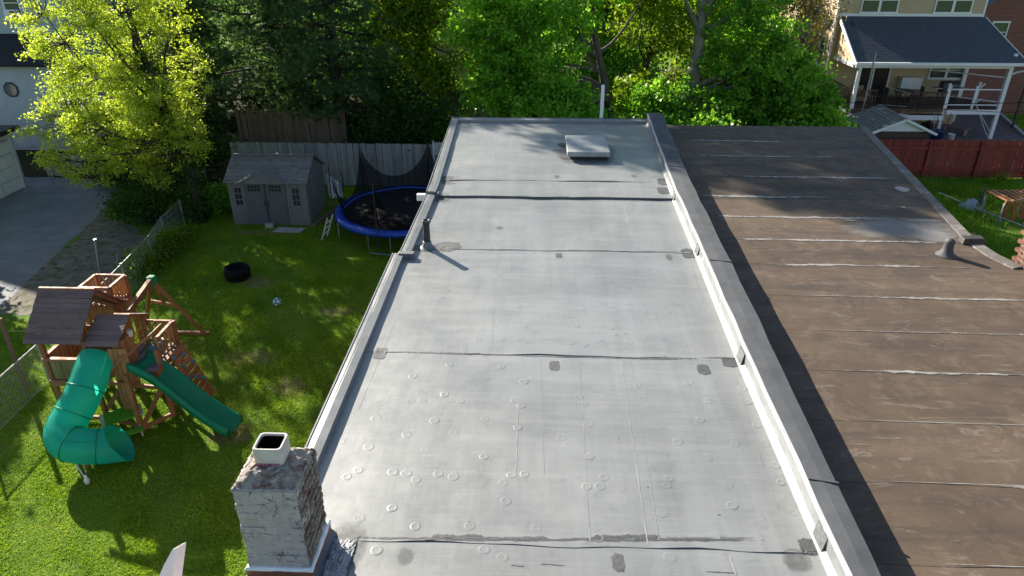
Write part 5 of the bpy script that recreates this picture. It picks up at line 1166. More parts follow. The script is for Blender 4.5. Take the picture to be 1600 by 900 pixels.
MB().prism([(26.0, 46, 0), (35, 46, 0), (35, 46, 6.0), (30.5, 46, 9.2), (26.0, 46, 6.0)], (0, 11, 0)).build('wall', M_BTEX, bh)
for s in (-1, 1):
    a, b = Vector((30.5 + s * 4.9, 45.8, 5.78)), Vector((30.5, 45.8, 9.28))
    MB().hexa([a, b, b + Vector((0, 11.4, 0)), a + Vector((0, 11.4, 0)), a + Vector((0, 0, .12)), b + Vector((0, 0, .12)), b + Vector((0, 11.4, .12)), a + Vector((0, 11.4, .12))] if s < 0 else [b, a, a + Vector((0, 11.4, 0)), b + Vector((0, 11.4, 0)), b + Vector((0, 0, .12)), a + Vector((0, 0, .12)), a + Vector((0, 11.4, .12)), b + Vector((0, 11.4, .12))]).build('roof', mat('slate_blue_shingle%d' % s, (.13, .16, .20), (.09, .115, .15), 5, 6, .8), bh)
window(bh, 27.6, 4.92, 1.0, 1.2, 46); window(bh, 32.5, 4.92, 1.0, 1.2, 46)

# ------------------------------------------------------------------ small shed by the red fence
gz = thing('tool_shed', 'small shed with grey shingled gable roof and white gable behind the red fence', 'shed', None, (17.1, 33.55, 0))
MB().box(-1.25, 1.25, .15, 2.7, 0, 2.02).build('wall', mat('shed_brown_wall', (.09, .05, .04), (.07, .04, .03), 4), gz)
MB().prism([(-1.36, .05, 2.03), (1.36, .05, 2.03), (0, .05, 2.56)], (0, .1, 0)).build('gable', M_WHITEV, gz)
M_GSH = mat('grey_shingle', (.20, .20, .19), (.13, .13, .125), 6, 7, .85, .6, 40, stretch=(1.5, .4, 1), spots=(.26, .25, .23), sscale=3, slo=.56, shi=.68)
for s in (-1, 1):
    for i in range(9):
        t0, t1 = i / 9, (i + 1) / 9 + .02
        f = lambda t, l: (s * (1.52 * (1 - min(t, 1))), 1.96 + .66 * min(t, 1) + l)
        (xa, za), (xb, zb) = f(t0, .03), f(t1, .008); y0, y1 = -.12, 2.95
        v = [(xa, y0, za - .03), (xb, y0, zb - .03), (xb, y1, zb - .03), (xa, y1, za - .03), (xa, y0, za), (xb, y0, zb), (xb, y1, zb), (xa, y1, za)]
        if s > 0: v = [v[1], v[0], v[3], v[2], v[5], v[4], v[7], v[6]]
        MB().hexa(v).build('shingle_course', M_GSH, gz)
MB().box(-.07, .07, -.13, 2.96, 2.60, 2.65).build('ridge_cap', M_GSH, gz)
for s in (-1, 1): MB().bar((s * 1.54, -.13, 1.93), (0, -.13, 2.60), .04, .11).build('barge_board', M_WHITEV, gz)
tag(MB().tube([(16.50, 35.0 + 1.9, 0), (16.55, 36.9, 5.1)], .04, 10).build('flag_pole', M_METAL), 'slim grey metal pole rising beside the small shed roof', 'pole')
picket_fence('red_fence', 'dark red painted wooden fence along the weedy yard', (14.6, 33.0), (26.4, 33.0), 1.78, M_REDF, .14, .010, .01, None, .012, (.35, .95, 1.55))
rfo = bpy.data.objects['red_fence']
for i in range(5): MB().box(1.2 + i * 2.35, 1.31 + i * 2.35, -.12, -.02, 0, 1.74).build('post', M_REDF, rfo)
for z in (.40, 1.42): MB().box(0, 11.8, -.07, -.025, z - .05, z + .05).build('rail', M_REDF, rfo)
# pallet rack with orange boards hanging, wire, stakes, tarp
o = thing('pallet_rack', 'wooden pallet rack with orange stained boards hanging in the weedy yard', 'rack', None, (18.55, 27.3, 0), R(6))
for i in range(7): MB().box(i * .26, i * .26 + .10, -.1, 1.15, .92, .955).build('slat', M_CEDAR, o)
for y in (-.1, .5, 1.08): MB().box(0, 1.68, y, y + .06, .80, .915).build('bearer', M_CEDAR, o)
for i, h in enumerate((.62, .80, .66, .78, .7)): MB().box(.05 + i * .33, .21 + i * .33, -.14, -.105, .86 - h, .88).build('hanging_board', M_RUST, o)
for x in (.0, 1.6):
    for y in (-.06, 1.05): MB().box(x, x + .08, y + .0, y + .08, 0, .80).build('leg', M_GREYWOOD, o)
for k, (x, y) in enumerate(((17.9, 27.9), (18.25, 28.3))): tag(MB().tube([(x, y, 0), (x + .02, y, 1.25)], .022, 6).build('dark_stake', M_DKMETAL), 'dark stake left of the pallet rack, ' + ('nearer one' if k == 0 else 'farther one'), 'stake')
m = MB(); rr = np.random.default_rng(8); n = 8
for j in range(n + 1):
    for i in range(n + 1): u, w = i / n, j / n; m.v.append((17.85 + .8 * u, 28.4 + .7 * w, .02 + .4 * math.sin(math.pi * u) * math.sin(math.pi * w) + abs(rr.normal(0, .05))))
m.f = [(j * (n + 1) + i, j * (n + 1) + i + 1, (j + 1) * (n + 1) + i + 1, (j + 1) * (n + 1) + i) for j in range(n) for i in range(n)]
tag(m.build('tarp_bundle', mat('pale_tarp', (.35, .42, .48), (.28, .34, .4), 4, 5, .5)), 'pale blue tarp bundle in the weeds beside the pallet rack', 'tarp')
tag(MB().tube([(15.6, 26.8, 1.4), (16.4, 26.6, 1.1), (17.9, 25.2, .75), (18.6, 23.8, .6)], .018, 6).build('clothes_line', M_METAL), 'grey cable sagging across the weedy yard', 'cable')
ww = thing('utility_wire', 'dark utility wire stretched in front of the porch', 'wire'); MB().tube([(12.5, 37.5, 2.55), (20, 37.6, 2.42), (28, 37.7, 2.6), (36, 37.8, 2.9)], .018, 6).build('upper_strand', M_BLACK, ww)
MB().tube([(21.0, 37.9, 2.1), (24.5, 38, 1.95), (30, 38.2, 2.3)], .014, 6).build('lower_strand', M_BLACK, ww)

# ------------------------------------------------------------------ brick stack at the corner of the brown roof
bc = link('chimney', None, nb)
bx0, by0, bz0 = 7.97, 10.16, 5.35
MB().box(bx0 + .012, bx0 + .85, by0 + .012, by0 + .85, 3.5, 7.4).build('mortar_core', M_MORTAR, bc)
bm = [brick_mesh(.205, .06, .065, M_BRICK, i + 50) for i in range(4)]
for c in range(26):
    z = bz0 + c * .078
    for i in range(4):
        t = (i + .5) * .215 - (.10 if c % 2 else 0)
        if .02 < t < .86:
            link('brick', random.choice(bm), bc, (bx0 + t + .0, by0 + .028, z)); link('brick', random.choice(bm), bc, (bx0 + .028, by0 + t + .1, z), (0, 0, R(90)))

# ================================================================== HOUSES AT THE LEFT
M_PALE = mat('pale_blue_siding', (.44, .49, .53), (.38, .43, .47), 2, 6, .6)
lh = thing('pale_house', 'pale blue grey house with octagonal window and dark lower roof at top left', 'house')
MB().box(-36, -24.55, 36.02, 46, 0, 4.4).build('wall', M_PALE, lh); m = MB(); lap_siding(m, (-36, 36), (-24.5, 36), .2, 4.35, (0, -1), .17); m.build('siding', M_PALE, lh)
MB().box(-36, -24.9, 38.6, 46, 4.4, 9.6).build('upper_wall', M_PALE, lh)
MB().hexa([(-36.3, 35.6, 4.35), (-24.2, 35.6, 4.35), (-24.6, 38.7, 5.45), (-36.3, 38.7, 5.45), (-36.3, 35.6, 4.47), (-24.2, 35.6, 4.47), (-24.6, 38.7, 5.57), (-36.3, 38.7, 5.57)]).build('lower_roof', mat('black_shingle', (.022, .023, .027), (.015, .016, .019), 5, 6, .85), lh)
MB().prism([(-36.5, 38.2, 9.6), (-24.4, 38.2, 9.6), (-30.5, 38.2, 12.3)], (0, 8.2, 0)).build('roof', M_SHING, lh)
ow = link('octagon_window', None, lh)
for r_, d0, d1, mt, nm in ((.40, .02, .05, M_SHING, 'frame'), (.31, .051, .06, M_GLASSD, 'pane')):
    MB().prism([(-26.85 + r_ * math.cos(R(22.5 + 45 * k)), 36 - d1, 3.16 + r_ * math.sin(R(22.5 + 45 * k))) for k in range(8)], (0, d1 - d0, 0)).build(nm, mt, ow)
wa = window(lh, -27.35, 7.05, .9, 1.5, 38.6)
MB().box(-27.65, -27.05, 38.2, 38.58, 6.32, 6.75).build('air_conditioner', M_WHITEV, wa, bevel=.02); MB().box(-27.32, -27.08, 38.188, 38.198, 6.38, 6.69).build('grille', M_DKMETAL, wa)
ga = thing('garage', 'white garage with panelled roll-up door at the left edge', 'garage')
MB().box(-31, -23.28, 24.0, 30.3, 0, 2.55).build('wall', M_PALE, ga)
MB().box(-31.3, -23.0, 23.7, 30.6, 2.55, 2.72).build('roof', mat('garage_roof', (.03, .032, .036), (.02, .022, .025), 4), ga)
gd = link('garage_door', None, ga)
for i in range(4):
    for j in range(4): MB().box(-23.27, -23.235, 25.1 + i * 1.22 + .02, 25.1 + (i + 1) * 1.22 - .02, .03 + j * .55, .03 + (j + 1) * .55 - .025).build('door_panel', M_WHITEV, gd, bevel=.01)
for y in (25.0, 29.98): MB().box(-23.27, -23.20, y, y + .10, 0, 2.32).build('jamb', M_WHITEV, gd)
MB().box(-23.27, -23.19, 25.0, 30.08, 2.32, 2.46).build('header', M_WHITEV, gd)
rw_ = thing('stone_wall', 'low whitewashed stone retaining wall at the end of the driveway', 'wall')
rr = random.Random(4)
MB().hexa([(-23.2, 31.75, 0), (-18.9, 32.35, 0), (-18.9, 32.75, 0), (-23.2, 32.15, 0), (-23.2, 31.75, .86), (-18.9, 32.35, .86), (-18.9, 32.75, .86), (-23.2, 32.15, .86)]).build('wall_core', M_MORTAR, rw_)
for c in range(4):
    x = -23.2
    while x < -19.0:
        L = rr.uniform(.25, .6); b = bmesh.new(); bmesh.ops.create_cube(b, size=1); bmesh.ops.bevel(b, geom=b.edges[:], offset=.12, segments=1, affect='EDGES')
        for v in b.verts: v.co = Vector((v.co.x * (L - .03), v.co.y * .2, v.co.z * .205)) + Vector((rr.uniform(-.012, .012), rr.uniform(-.02, .02), rr.uniform(-.01, .01)))
        me = bpy.data.meshes.new('stone'); b.to_mesh(me); b.free(); me.materials.append(M_STONE)
        link('stone', me, rw_, (x + L / 2, 31.72 + (x + L / 2 + 23.2) * .1395, .11 + c * .215), (0, 0, .138)); x += L
fh = thing('yellow_house', 'pale yellow sided house glimpsed through the trees at the top', 'house')
M_YEL = mat('pale_yellow_siding', (.52, .44, .24), (.46, .39, .2), 2, 5, .7)
MB().box(-12, -3.5, 52.02, 62, 0, 8).build('wall', M_YEL, fh); m = MB(); lap_siding(m, (-12, 52), (-3.5, 52), .2, 8, (0, -1), .2); m.build('siding', M_YEL, fh)
MB().prism([(-12.4, 51.6, 8), (-3.1, 51.6, 8), (-7.75, 51.6, 11)], (0, 10.8, 0)).build('roof', M_SHING, fh); window(fh, -6, 5.2, 1, 1.5, 52); window(fh, -9.5, 5.2, 1, 1.5, 52)

# ================================================================== TREES, SHRUBS, GRASS
M_BARK = mat('bark', (.13, .105, .085), (.07, .058, .048), 6, 8, .95, 1.0, 14, stretch=(1, 1, .25), bdist=.04)
M_BARKG = mat('grey_bark', (.24, .215, .19), (.14, .125, .11), 6, 8, .95, 1.0, 14, stretch=(1, 1, .25), bdist=.04)
M_BARKD = mat('dark_bark', (.06, .045, .036), (.035, .028, .022), 6, 8, .95, 1.0, 14, stretch=(1, 1, .25), bdist=.04)
L_YEL = leaf_mat('young_yellow_leaf', [(.24, .33, .03), (.46, .55, .06), (.66, .71, .14)], .58, .08, (1.1, 1.15, .65))
L_MAP = leaf_mat('maple_leaf', [(.07, .21, .024), (.20, .46, .045), (.44, .70, .10)], .58, .04)
L_MAP2 = leaf_mat('maple_leaf_dark', [(.05, .15, .018), (.15, .36, .038), (.33, .56, .07)], .55, .04)
L_LIM = leaf_mat('lime_leaf', [(.08, .15, .012), (.17, .28, .02), (.34, .42, .05)], .55, .04)
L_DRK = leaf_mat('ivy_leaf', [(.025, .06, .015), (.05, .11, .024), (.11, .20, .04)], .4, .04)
L_PIN = leaf_mat('pine_needle', [(.045, .10, .048), (.085, .165, .075), (.17, .27, .11)], .45, .04)
L_OLV = leaf_mat('olive_bud', [(.13, .12, .02), (.22, .19, .035), (.33, .27, .06)], .4, .04)
L_GRS = leaf_mat('lawn_blade', [(.10, .23, .018), (.24, .40, .024), (.46, .54, .05)], .5, .04)
L_WEED = leaf_mat('tall_grass_blade', [(.07, .17, .012), (.13, .28, .02), (.26, .40, .04)], .55, .04)

def leaves(name, P, size, mt, parent, up=.5, broad=.62, seed=0, jit=.55):
    r_ = np.random.default_rng(seed); N = len(P); P = np.asarray(P, float)
    nrm = r_.normal(size=(N, 3)); nrm[:, 2] += up; nrm /= np.linalg.norm(nrm, axis=1, keepdims=True)
    t = np.cross(nrm, r_.normal(size=(N, 3))); t /= np.linalg.norm(t, axis=1, keepdims=True); b = np.cross(nrm, t)
    s = (size * (1 + r_.uniform(-jit, jit, N)))[:, None]
    V = np.stack([P - t * s * .5, P + b * s * broad * .5 + nrm * s * .12, P + t * s * .5, P - b * s * broad * .5 + nrm * s * .12], 1).reshape(-1, 3)
    F = np.arange(4 * N).reshape(-1, 4)
    return raw_mesh(name, V, F, mt, parent)
def bend(a, b, n, amp, r_, sagz=0):
    a, b = np.array(a, float), np.array(b, float); out = []
    off = r_.normal(0, amp, 3); off2 = r_.normal(0, amp * .6, 3)
    for i in range(n + 1):
        t = i / n; out.append(a + (b - a) * t + off * math.sin(math.pi * t) + off2 * math.sin(2 * math.pi * t) + np.array([0, 0, sagz * math.sin(math.pi * t)]))
    return out
def tree(name, label, base, crown, trunk_top, r0, leafmt, barkmt, nclu, nleaf, size, seed, group=None, cl=.45, lean=None, nlimb=9, flat=.7, shell=.5, up=.5, extra=None, ivy=0, broad=.62, cat='tree', trunk_path=None):
    """crown: list of ellipsoids (cx, cy, cz, rx, ry, rz, weight). Leaf clumps sit on twigs that grow from limbs."""
    r_ = np.random.default_rng(seed); t = thing(name, label, cat, group)
    base = np.array(base, float); top = np.array(trunk_top, float)
    tp = [np.array(p, float) for p in trunk_path] if trunk_path else bend(base, top, 8, .12 * np.linalg.norm(top - base) / 6, r_)
    n = len(tp); wood = MB()
    wood.tube(tp, [r0 * (1.35 if i == 0 else 1) * (1 - .72 * i / (n - 1)) for i in range(n)], 10)
    wsum = sum(c[6] for c in crown); C = []
    for (cx, cy, cz, rx, ry, rz, w) in crown:
        k = max(1, int(nclu * w / wsum)); d = r_.normal(size=(k, 3)); d /= np.linalg.norm(d, axis=1, keepdims=True)
        rad = r_.uniform(0, 1, k) ** shell
        C.append(np.array([cx, cy, cz]) + d * rad[:, None] * np.array([rx, ry, rz]))
    C = np.concatenate(C)
    C = C[C[:, 2] > .35]
    # limbs: each serves the clumps nearest its tip
    tips = C[r_.choice(len(C), min(nlimb, len(C)), replace=False)]
    cen = C.mean(0); limbs = []
    for q in tips:
        hgt = np.clip((q[2] - base[2]) * .7, .38 * (top[2] - base[2]), top[2] - base[2]); i = (hgt / max(.1, top[2] - base[2])) * (n - 1)
        i0 = int(min(i, n - 2)); st_ = tp[i0] + (tp[i0 + 1] - tp[i0]) * (i - i0)
        e = st_ + (q - st_) * .9; pts = bend(st_, e, 6, .05 * np.linalg.norm(e - st_), r_, -.06 * np.linalg.norm(e - st_)); limbs.append(pts)
        rr0 = r0 * .42 * (1 - .4 * i / n); wood.tube(pts, [rr0 * (1 - .8 * j / 6) for j in range(7)], 6)
    LP = np.concatenate([np.array(p)[2:] for p in limbs] + [np.array(tp)[n // 2:]])
    P = []
    for c in C:
        j = np.argmin(((LP - c) ** 2).sum(1) + 4 * (LP[:, 2] > c[2] + .6)); a = LP[j]
        tw = bend(a, c, 3, .06 * np.linalg.norm(c - a), r_); wood.tube(tw, [.022, .016, .011, .005], 4, caps=False)
        k = max(3, int(nleaf / len(C) * r_.uniform(.5, 1.5))); sc = cl * r_.uniform(.6, 1.3)
        g = r_.normal(size=(k, 3)) * np.array([sc, sc, sc * flat]) * .55
        al = r_.uniform(0, .5, k)[:, None] ; P.append(c + g - (c - a) * al * .5)
    wood.build('trunk', barkmt, t, smooth=True)
    P = np.concatenate(P)
    if extra is not None: P = np.concatenate([P, extra])
    P = P[P[:, 2] > .1]
    leaves('crown', P, size, leafmt, t, up, broad, seed + 1)
    if ivy:
        Q = []
        for _ in range(ivy):
            i = r_.uniform(0, n * .7); i0 = int(min(i, n - 2)); c = tp[i0] + (tp[i0 + 1] - tp[i0]) * (i - i0); th = r_.uniform(0, 6.28); rd = r0 * r_.uniform(1.0, 2.2); Q.append(c + np.array([math.cos(th) * rd, math.sin(th) * rd, r_.normal(0, .1)]))
        leaves('ivy', np.array(Q), .11, L_DRK, t, .2, .8, seed + 5)
    return t
def whorled(name, label, base, h, rad, z0, seed, group=None, nb_=70, tuft=46, dens=15, trunk=.32):
    """Pine: tiers of drooping limbs with brushes of long needles."""
    r_ = np.random.default_rng(seed); t = thing(name, label, 'tree', group); wood = MB(); base = np.array(base, float)
    tp = bend(base, base + np.array([0, 0, h]), 8, .12, r_); wood.tube(tp, [trunk * (1 - .85 * i / 8) for i in range(9)], 9); T = []; D = []
    for k in range(nb_):
        f = (k + r_.random()) / nb_; z = z0 + (h - z0) * f; L = rad * (1 - f) ** .55 * r_.uniform(.6, 1.1) + .3; th = k * 2.4 + r_.normal(0, .4)
        a = base + np.array([0, 0, z]); e = a + np.array([math.cos(th) * L, math.sin(th) * L, L * r_.uniform(-.12, .18)]); pts = bend(a, e, 5, .04 * L, r_, -.05 * L)
        wood.tube(pts, [.07 * (1 - .9 * j / 5) + .008 for j in range(6)], 5, caps=False)
        for _ in range(int(tuft * (.5 + .5 * L / rad))):
            u = r_.uniform(.25, 1.0); j = min(int(u * 5), 4); c = pts[j] + (pts[j + 1] - pts[j]) * (u * 5 - j); sp_ = L * .22 * (1.15 - u) + .12
            c = c + r_.normal(size=3) * np.array([sp_, sp_, sp_ * .35]); T.append(c); d = (e - a) / L + r_.normal(size=3) * .5 + np.array([0, 0, .35]); D.append(d / np.linalg.norm(d))
    wood.build('trunk', M_BARKD, t, smooth=True)
    T, D = np.array(T), np.array(D); N = len(T) * dens; Pb = np.repeat(T, dens, 0); Db = np.repeat(D, dens, 0) + r_.normal(size=(N, 3)) * .55; Db /= np.linalg.norm(Db, axis=1, keepdims=True)
    ln = r_.uniform(.16, .30, N)[:, None]; sd = np.cross(Db, r_.normal(size=(N, 3))); sd /= np.linalg.norm(sd, axis=1, keepdims=True)
    V = np.stack([Pb - sd * .016, Pb + sd * .016, Pb + Db * ln + np.array([0, 0, -.02])], 1).reshape(-1, 3)
    raw_mesh('crown', V, np.arange(3 * N).reshape(-1, 3), L_PIN, t)
    return t
def bush(name, label, c, rx, ry, h, nleaf, size, mt, seed, group=None, cat='shrub', up=.5):
    r_ = np.random.default_rng(seed); t = thing(name, label, cat, group); c = np.array(c, float); wood = MB(); P = []; k = max(6, int(nleaf / 90))
    for i in range(k):
        th = r_.uniform(0, 6.28); q = math.sqrt(r_.random()); e = c + np.array([math.cos(th) * rx * q, math.sin(th) * ry * q, h * (1 - .55 * q * q) * r_.uniform(.45, 1.0)])
        a = c + np.array([math.cos(th) * rx * q * .3, math.sin(th) * ry * q * .3, 0]); wood.tube(bend(a, e, 3, .06, r_), [.03, .022, .014, .006], 4, caps=False)
        P.append(e + r_.normal(size=(90, 3)) * np.array([.3, .3, .24]) * (.5 + .25 * min(rx, h)))
    P = np.concatenate(P); P = P[P[:, 2] > .05]
    wood.build('stems', M_BARKD, t); leaves('foliage', P, size, mt, t, up, .65, seed + 1); return t

# --- the yellow-green tree at the left
tree('spring_tree', 'bright yellow green tree with young leaves at the left, lit from behind', (-13.55, 26.3, 0),
     [(-15.4, 26.3, 6.2, 3.3, 2.8, 4.6, 1.0), (-16.6, 26.2, 3.9, 3.0, 2.2, 2.4, .62), (-14.2, 26.2, 4.0, 1.7, 1.6, 2.6, .32), (-15.2, 26.2, 9.2, 2.4, 2.2, 2.2, .22)],
     (-14.6, 26.4, 8.6), .26, L_YEL, M_BARKD, 640, 76000, .084, 21, cl=.31, nlimb=34, flat=.6, shell=.40, ivy=2600)
# --- pines and the dark wood behind the fence
whorled('pine_tree', 'tall dark pine standing behind the brown fence, its shadow across the roofs', (-9.4, 33.8, 0), 19.0, 4.7, 2.4, 31, 'pines behind the fence', 120, 84, 22, .36)
whorled('pine_tree', 'second tall dark pine, left of the first and behind the brown fence', (-12.6, 34.4, 0), 19.5, 4.4, 3.0, 32, 'pines behind the fence', 120, 80, 22, .30)
whorled('pine_tree', 'shorter dark conifer at the left, directly behind the yellow green tree', (-16.6, 33.4, 0), 9.5, 3.4, 1.4, 33, 'pines behind the fence', 90, 80, 20, .24)
tree('lime_tree', 'yellow green tree between the dark pine and the big maple', (-5.4, 35.0, 0), [(-5.6, 34.8, 15.6, 4.2, 3.2, 2.6, 1.3), (-5.6, 34.0, 7.4, 2.4, 1.6, 2.0, .30), (-4.6, 33.6, 4.6, 1.4, 1.1, 1.5, .14)], (-5.4, 35, 16.0), .28, L_LIM, M_BARKD, 460, 42000, .19, 41, cl=.5, nlimb=22)
# --- maples behind the roof
tree('maple_tree', 'big bright green maple with leaning trunk behind the grey roof', (3.35, 31.2, 0), [(-.6, 29.6, 7.2, 3.1, 2.4, 2.9, 1.0), (-1.2, 29.4, 5.0, 2.0, 1.7, 2.0, .55), (.4, 28.6, 4.2, 2.2, 1.5, 1.3, .40), (2.6, 31.0, 9.8, 3.6, 3.0, 2.2, .6), (1.2, 27.6, 4.0, 2.2, 1.0, .9, .2)],
     (1.9, 30.8, 9.8), .27, L_MAP, M_BARK, 600, 66000, .14, 51, 'maples behind the roofs', cl=.42, nlimb=26, flat=.55, broad=.8,
     trunk_path=[(3.35, 31.2, 0), (3.3, 31.2, 2.2), (3.1, 31.1, 3.6), (2.75, 31.0, 5.0), (2.3, 30.9, 6.6), (1.95, 30.8, 8.2), (1.8, 30.7, 9.8)])
tree('maple_tree', 'thick upright forked maple trunk with foliage behind the parapet end', (6.35, 31.0, 0), [(9.0, 31.2, 5.6, 2.6, 2.2, 2.6, .8), (10.3, 31.0, 4.4, 2.3, 1.8, 1.7, .55), (8.0, 31.6, 9.6, 3.6, 3.0, 2.4, .55), (5.4, 29.8, 3.9, 2.3, 1.6, 1.2, .35), (11.9, 30.6, 3.3, 1.7, 1.2, 1.1, .22), (8.6, 30.4, 3.4, 2.0, 1.4, 1.2, .3)],
     (6.5, 31.0, 10.5), .40, L_MAP2, M_BARKG, 620, 58000, .14, 61, 'maples behind the roofs', cl=.42, nlimb=26, flat=.55, broad=.8,
     trunk_path=[(6.3, 31.0, 0), (6.32, 31.0, 2.0), (6.42, 31.0, 3.6), (6.62, 31.0, 5.2), (6.62, 31.0, 7.0), (6.5, 31.0, 8.6), (6.7, 31.0, 10.5)])
tree('young_maple', 'thin dark double stemmed young maple between the two big trunks', (4.9, 33.5, 0), [(5.0, 33.4, 7.6, 2.0, 1.6, 2.6, 1.0), (4.4, 32.6, 3.6, 1.6, 1.2, 1.4, .5)], (5.0, 33.4, 9.0), .13, L_LIM, M_BARKD, 150, 8000, .17, 71, None, cl=.45, nlimb=10)
tree('budding_tree', 'sparse olive yellow budding tree in front of the tan house side wall', (14.1, 40.6, 0), [(14.2, 40.6, 7.0, 2.2, 2.0, 2.4, 1.0), (13.6, 40.2, 4.6, 1.8, 1.4, 1.2, .35)], (14.3, 40.6, 7.6), .17, L_OLV, M_BARKG, 420, 8500, .10, 81, None, cl=.42, nlimb=24, flat=.8)
# --- understory
bush('leafy_shrub', 'dense green shrub just beyond the back edge of the grey roof', (1.2, 26.2, 0), 2.6, 1.3, 4.5, 9000, .16, L_MAP2, 91, 'shrubs behind the roofs')
bush('leafy_shrub', 'green shrub beyond the parapet end, below the thick trunk', (6.6, 27.4, 0), 2.3, 1.2, 4.2, 8000, .16, L_MAP2, 92, 'shrubs behind the roofs')
bush('leafy_shrub', 'spreading green shrub behind the brown roof beside the porch', (13.4, 33.6, 0), 1.9, 1.3, 3.0, 5200, .17, L_MAP, 93, 'shrubs behind the roofs')
bush('leafy_shrub', 'green shrub behind the middle of the brown roof', (10.2, 28.6, 0), 2.2, 1.2, 3.7, 6500, .16, L_MAP2, 94, 'shrubs behind the roofs')
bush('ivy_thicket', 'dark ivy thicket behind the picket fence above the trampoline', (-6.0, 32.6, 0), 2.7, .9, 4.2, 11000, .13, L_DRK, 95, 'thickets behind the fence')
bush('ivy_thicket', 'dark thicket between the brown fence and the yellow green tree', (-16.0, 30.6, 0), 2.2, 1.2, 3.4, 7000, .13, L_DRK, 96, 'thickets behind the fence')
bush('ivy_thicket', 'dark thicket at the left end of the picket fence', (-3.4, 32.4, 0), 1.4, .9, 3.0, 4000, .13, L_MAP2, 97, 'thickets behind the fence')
bush('ground_ivy', 'dark ivy mound at the foot of the yellow green tree', (-15.3, 26.4, 0), 1.9, 1.1, 1.5, 6000, .10, L_DRK, 98, 'ivy mounds by the drive')
bush('ground_ivy', 'ivy mound by the drive near the whitewashed wall', (-18.4, 30.4, 0), 1.5, 1.2, 1.7, 4200, .11, L_DRK, 99, 'ivy mounds by the drive')
bush('fence_ivy', 'leafy creeper growing along the chain link fence', (-13.35, 22.6, 0), .55, 2.3, .75, 4800, .09, L_LIM, 100, None)
bush('shed_shrub', 'small leafy shrub at the left wall of the shed', (-13.0, 27.3, 0), .7, .7, 1.3, 1600, .10, L_MAP2, 101, None)
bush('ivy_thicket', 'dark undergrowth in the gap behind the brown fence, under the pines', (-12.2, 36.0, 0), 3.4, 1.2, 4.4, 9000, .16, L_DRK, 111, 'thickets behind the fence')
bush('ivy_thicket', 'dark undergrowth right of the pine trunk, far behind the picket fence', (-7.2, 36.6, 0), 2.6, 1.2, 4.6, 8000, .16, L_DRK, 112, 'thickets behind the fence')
# --- far trees closing the view
for k, (x, y, h, rd, mt, lab) in enumerate([(-23, 47, 12, 4.5, L_DRK, 'dark broad tree far behind the pale house'), (-15, 44, 13, 4.5, L_MAP2, 'dark green tree far behind the second pine'), (-2.0, 44, 13, 4.2, L_LIM, 'sunlit green tree far behind the bright maple'), (3.8, 41, 11, 3.6, L_MAP2, 'green tree far behind the leaning maple trunk'),
        (9.6, 42, 11, 3.8, L_LIM, 'yellowish tree far behind the thick trunk'), (13.2, 50, 10, 3.2, L_OLV, 'pale tree far behind the budding tree'), (6.8, 56, 13, 5, L_MAP2, 'distant dark tree at the top middle'), (-9.5, 43.5, 13, 3.8, L_MAP2, 'dark tree behind the tall pine')]):
    tree('background_tree', lab, (x, y, 0), [(x, y, h * .55, rd, rd, h * .45, 1), (x + .5, y - 1, h * .25, rd * .8, rd * .7, h * .2, .35)], (x, y, h * .75), .3, mt, M_BARKD, 300, 17000, .22, 200 + k, 'trees far behind', cl=.8, nlimb=14)
# one neighbour's tree outside the frame at the left, whose shade lies across the lawn corner
tree('shade_tree', 'tree beyond the left edge shading the lawn corner', (-21.6, 21.1, 0), [(-20.6, 22.3, 3.9, 1.2, 1.2, 2.7, .6), (-21.5, 21.2, 4.3, 1.9, 1.9, 2.7, 1), (-23.0, 19.6, 4.4, 2.2, 2.2, 2.6, 1)], (-21, 21.3, 5.5), .2, L_MAP2, M_BARKD, 300, 28000, .2, 300, None, cl=.5, nlimb=12)

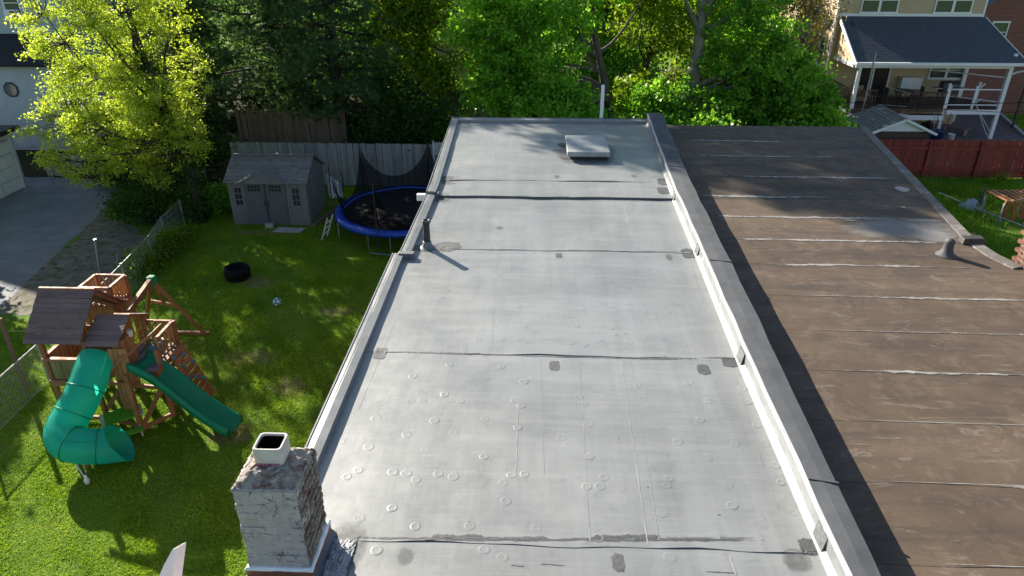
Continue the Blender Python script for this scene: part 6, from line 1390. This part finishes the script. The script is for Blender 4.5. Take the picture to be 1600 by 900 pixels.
# --- grass
def blades(name, label, regions, n, h, w, mt, seed, keep, lean=1.0):
    r_ = np.random.default_rng(seed); pts = []
    tot = sum((x1 - x0) * (y1 - y0) for x0, x1, y0, y1 in regions)
    for x0, x1, y0, y1 in regions:
        k = int(n * (x1 - x0) * (y1 - y0) / tot); pts.append(np.stack([r_.uniform(x0, x1, k), r_.uniform(y0, y1, k)], 1))
    P = np.concatenate(pts); P = P[keep(P[:, 0], P[:, 1], r_)]; N = len(P)
    patch = .75 + .35 * np.sin(P[:, 0] * 1.3 + 1) * np.sin(P[:, 1] * 1.1) + .25 * np.sin(P[:, 0] * 4.1 + P[:, 1] * 3.3)
    hh = h * r_.uniform(.5, 1.3, N) * np.clip(patch, .45, 1.3); th = r_.uniform(0, 6.28, N); ln = hh * r_.uniform(.2, 1.0, N) * lean; ph = r_.uniform(0, 6.28, N)
    bx, by = np.cos(th) * w * .5, np.sin(th) * w * .5; z = np.full(N, .004)
    V = np.stack([np.stack([P[:, 0] - bx, P[:, 1] - by, z], 1), np.stack([P[:, 0] + bx, P[:, 1] + by, z], 1), np.stack([P[:, 0] + np.cos(ph) * ln, P[:, 1] + np.sin(ph) * ln, hh], 1)], 1).reshape(-1, 3)
    o = raw_mesh(name, V, np.arange(3 * N).reshape(-1, 3), mt); tag(o, label, 'grass', None, 'stuff'); return o
def keep_lawn(x, y, r_):
    ok = ~((x > -12.05) & (x < -8.85) & (y > 25.95) & (y < 28.4)); ok &= ((x + 5.02) ** 2 + (y - 25.72) ** 2 > .0)
    ok &= np.hypot(x + 10, y - 21.2) > .45
    left = -12.9 - .18 * (y - 18); ok &= (x > np.where(y > 18, left, -16.5) + r_.normal(0, .1, len(x)))
    bare = np.sin(x * .9 + 2) * np.sin(y * .7 + 1) + .6 * np.sin(x * 2.3 + y * 1.7); ok &= (bare < .95) | (r_.random(len(x)) < .40)
    for (cx, cy, a, b) in BARE: ok &= (((x - cx) / a) ** 2 + ((y - cy) / b) ** 2 > r_.uniform(.2, 1.6, len(x))) | (r_.random(len(x)) < .5)
    return ok
blades('lawn_grass', 'short green lawn around the play set and shed', [(-16, -2.25, 7.5, 14.5), (-16, -2.25, 14.5, 21), (-15, -2.25, 21, 30.7)], 560000, .05, .020, L_GRS, 7, keep_lawn, 2.2)
blades('weedy_grass', 'tall green weeds between the brown roof and the red fence', [(8.5, 22, 12, 32.8)], 60000, .42, .03, L_WEED, 8, lambda x, y, r_: (np.sin(x * 1.1) * np.sin(y * .9) + r_.normal(0, .5, len(x)) > -.35) & ~((x > 18.4) & (x < 20.4) & (y > 27) & (y < 28.7)))
blades('far_lawn', 'mown grass beyond the kerb at the right edge', [(28.2, 37, 41, 50.5)], 30000, .08, .03, L_GRS, 9, lambda x, y, r_: x > 27.7 + (y - 40.4) * .31)
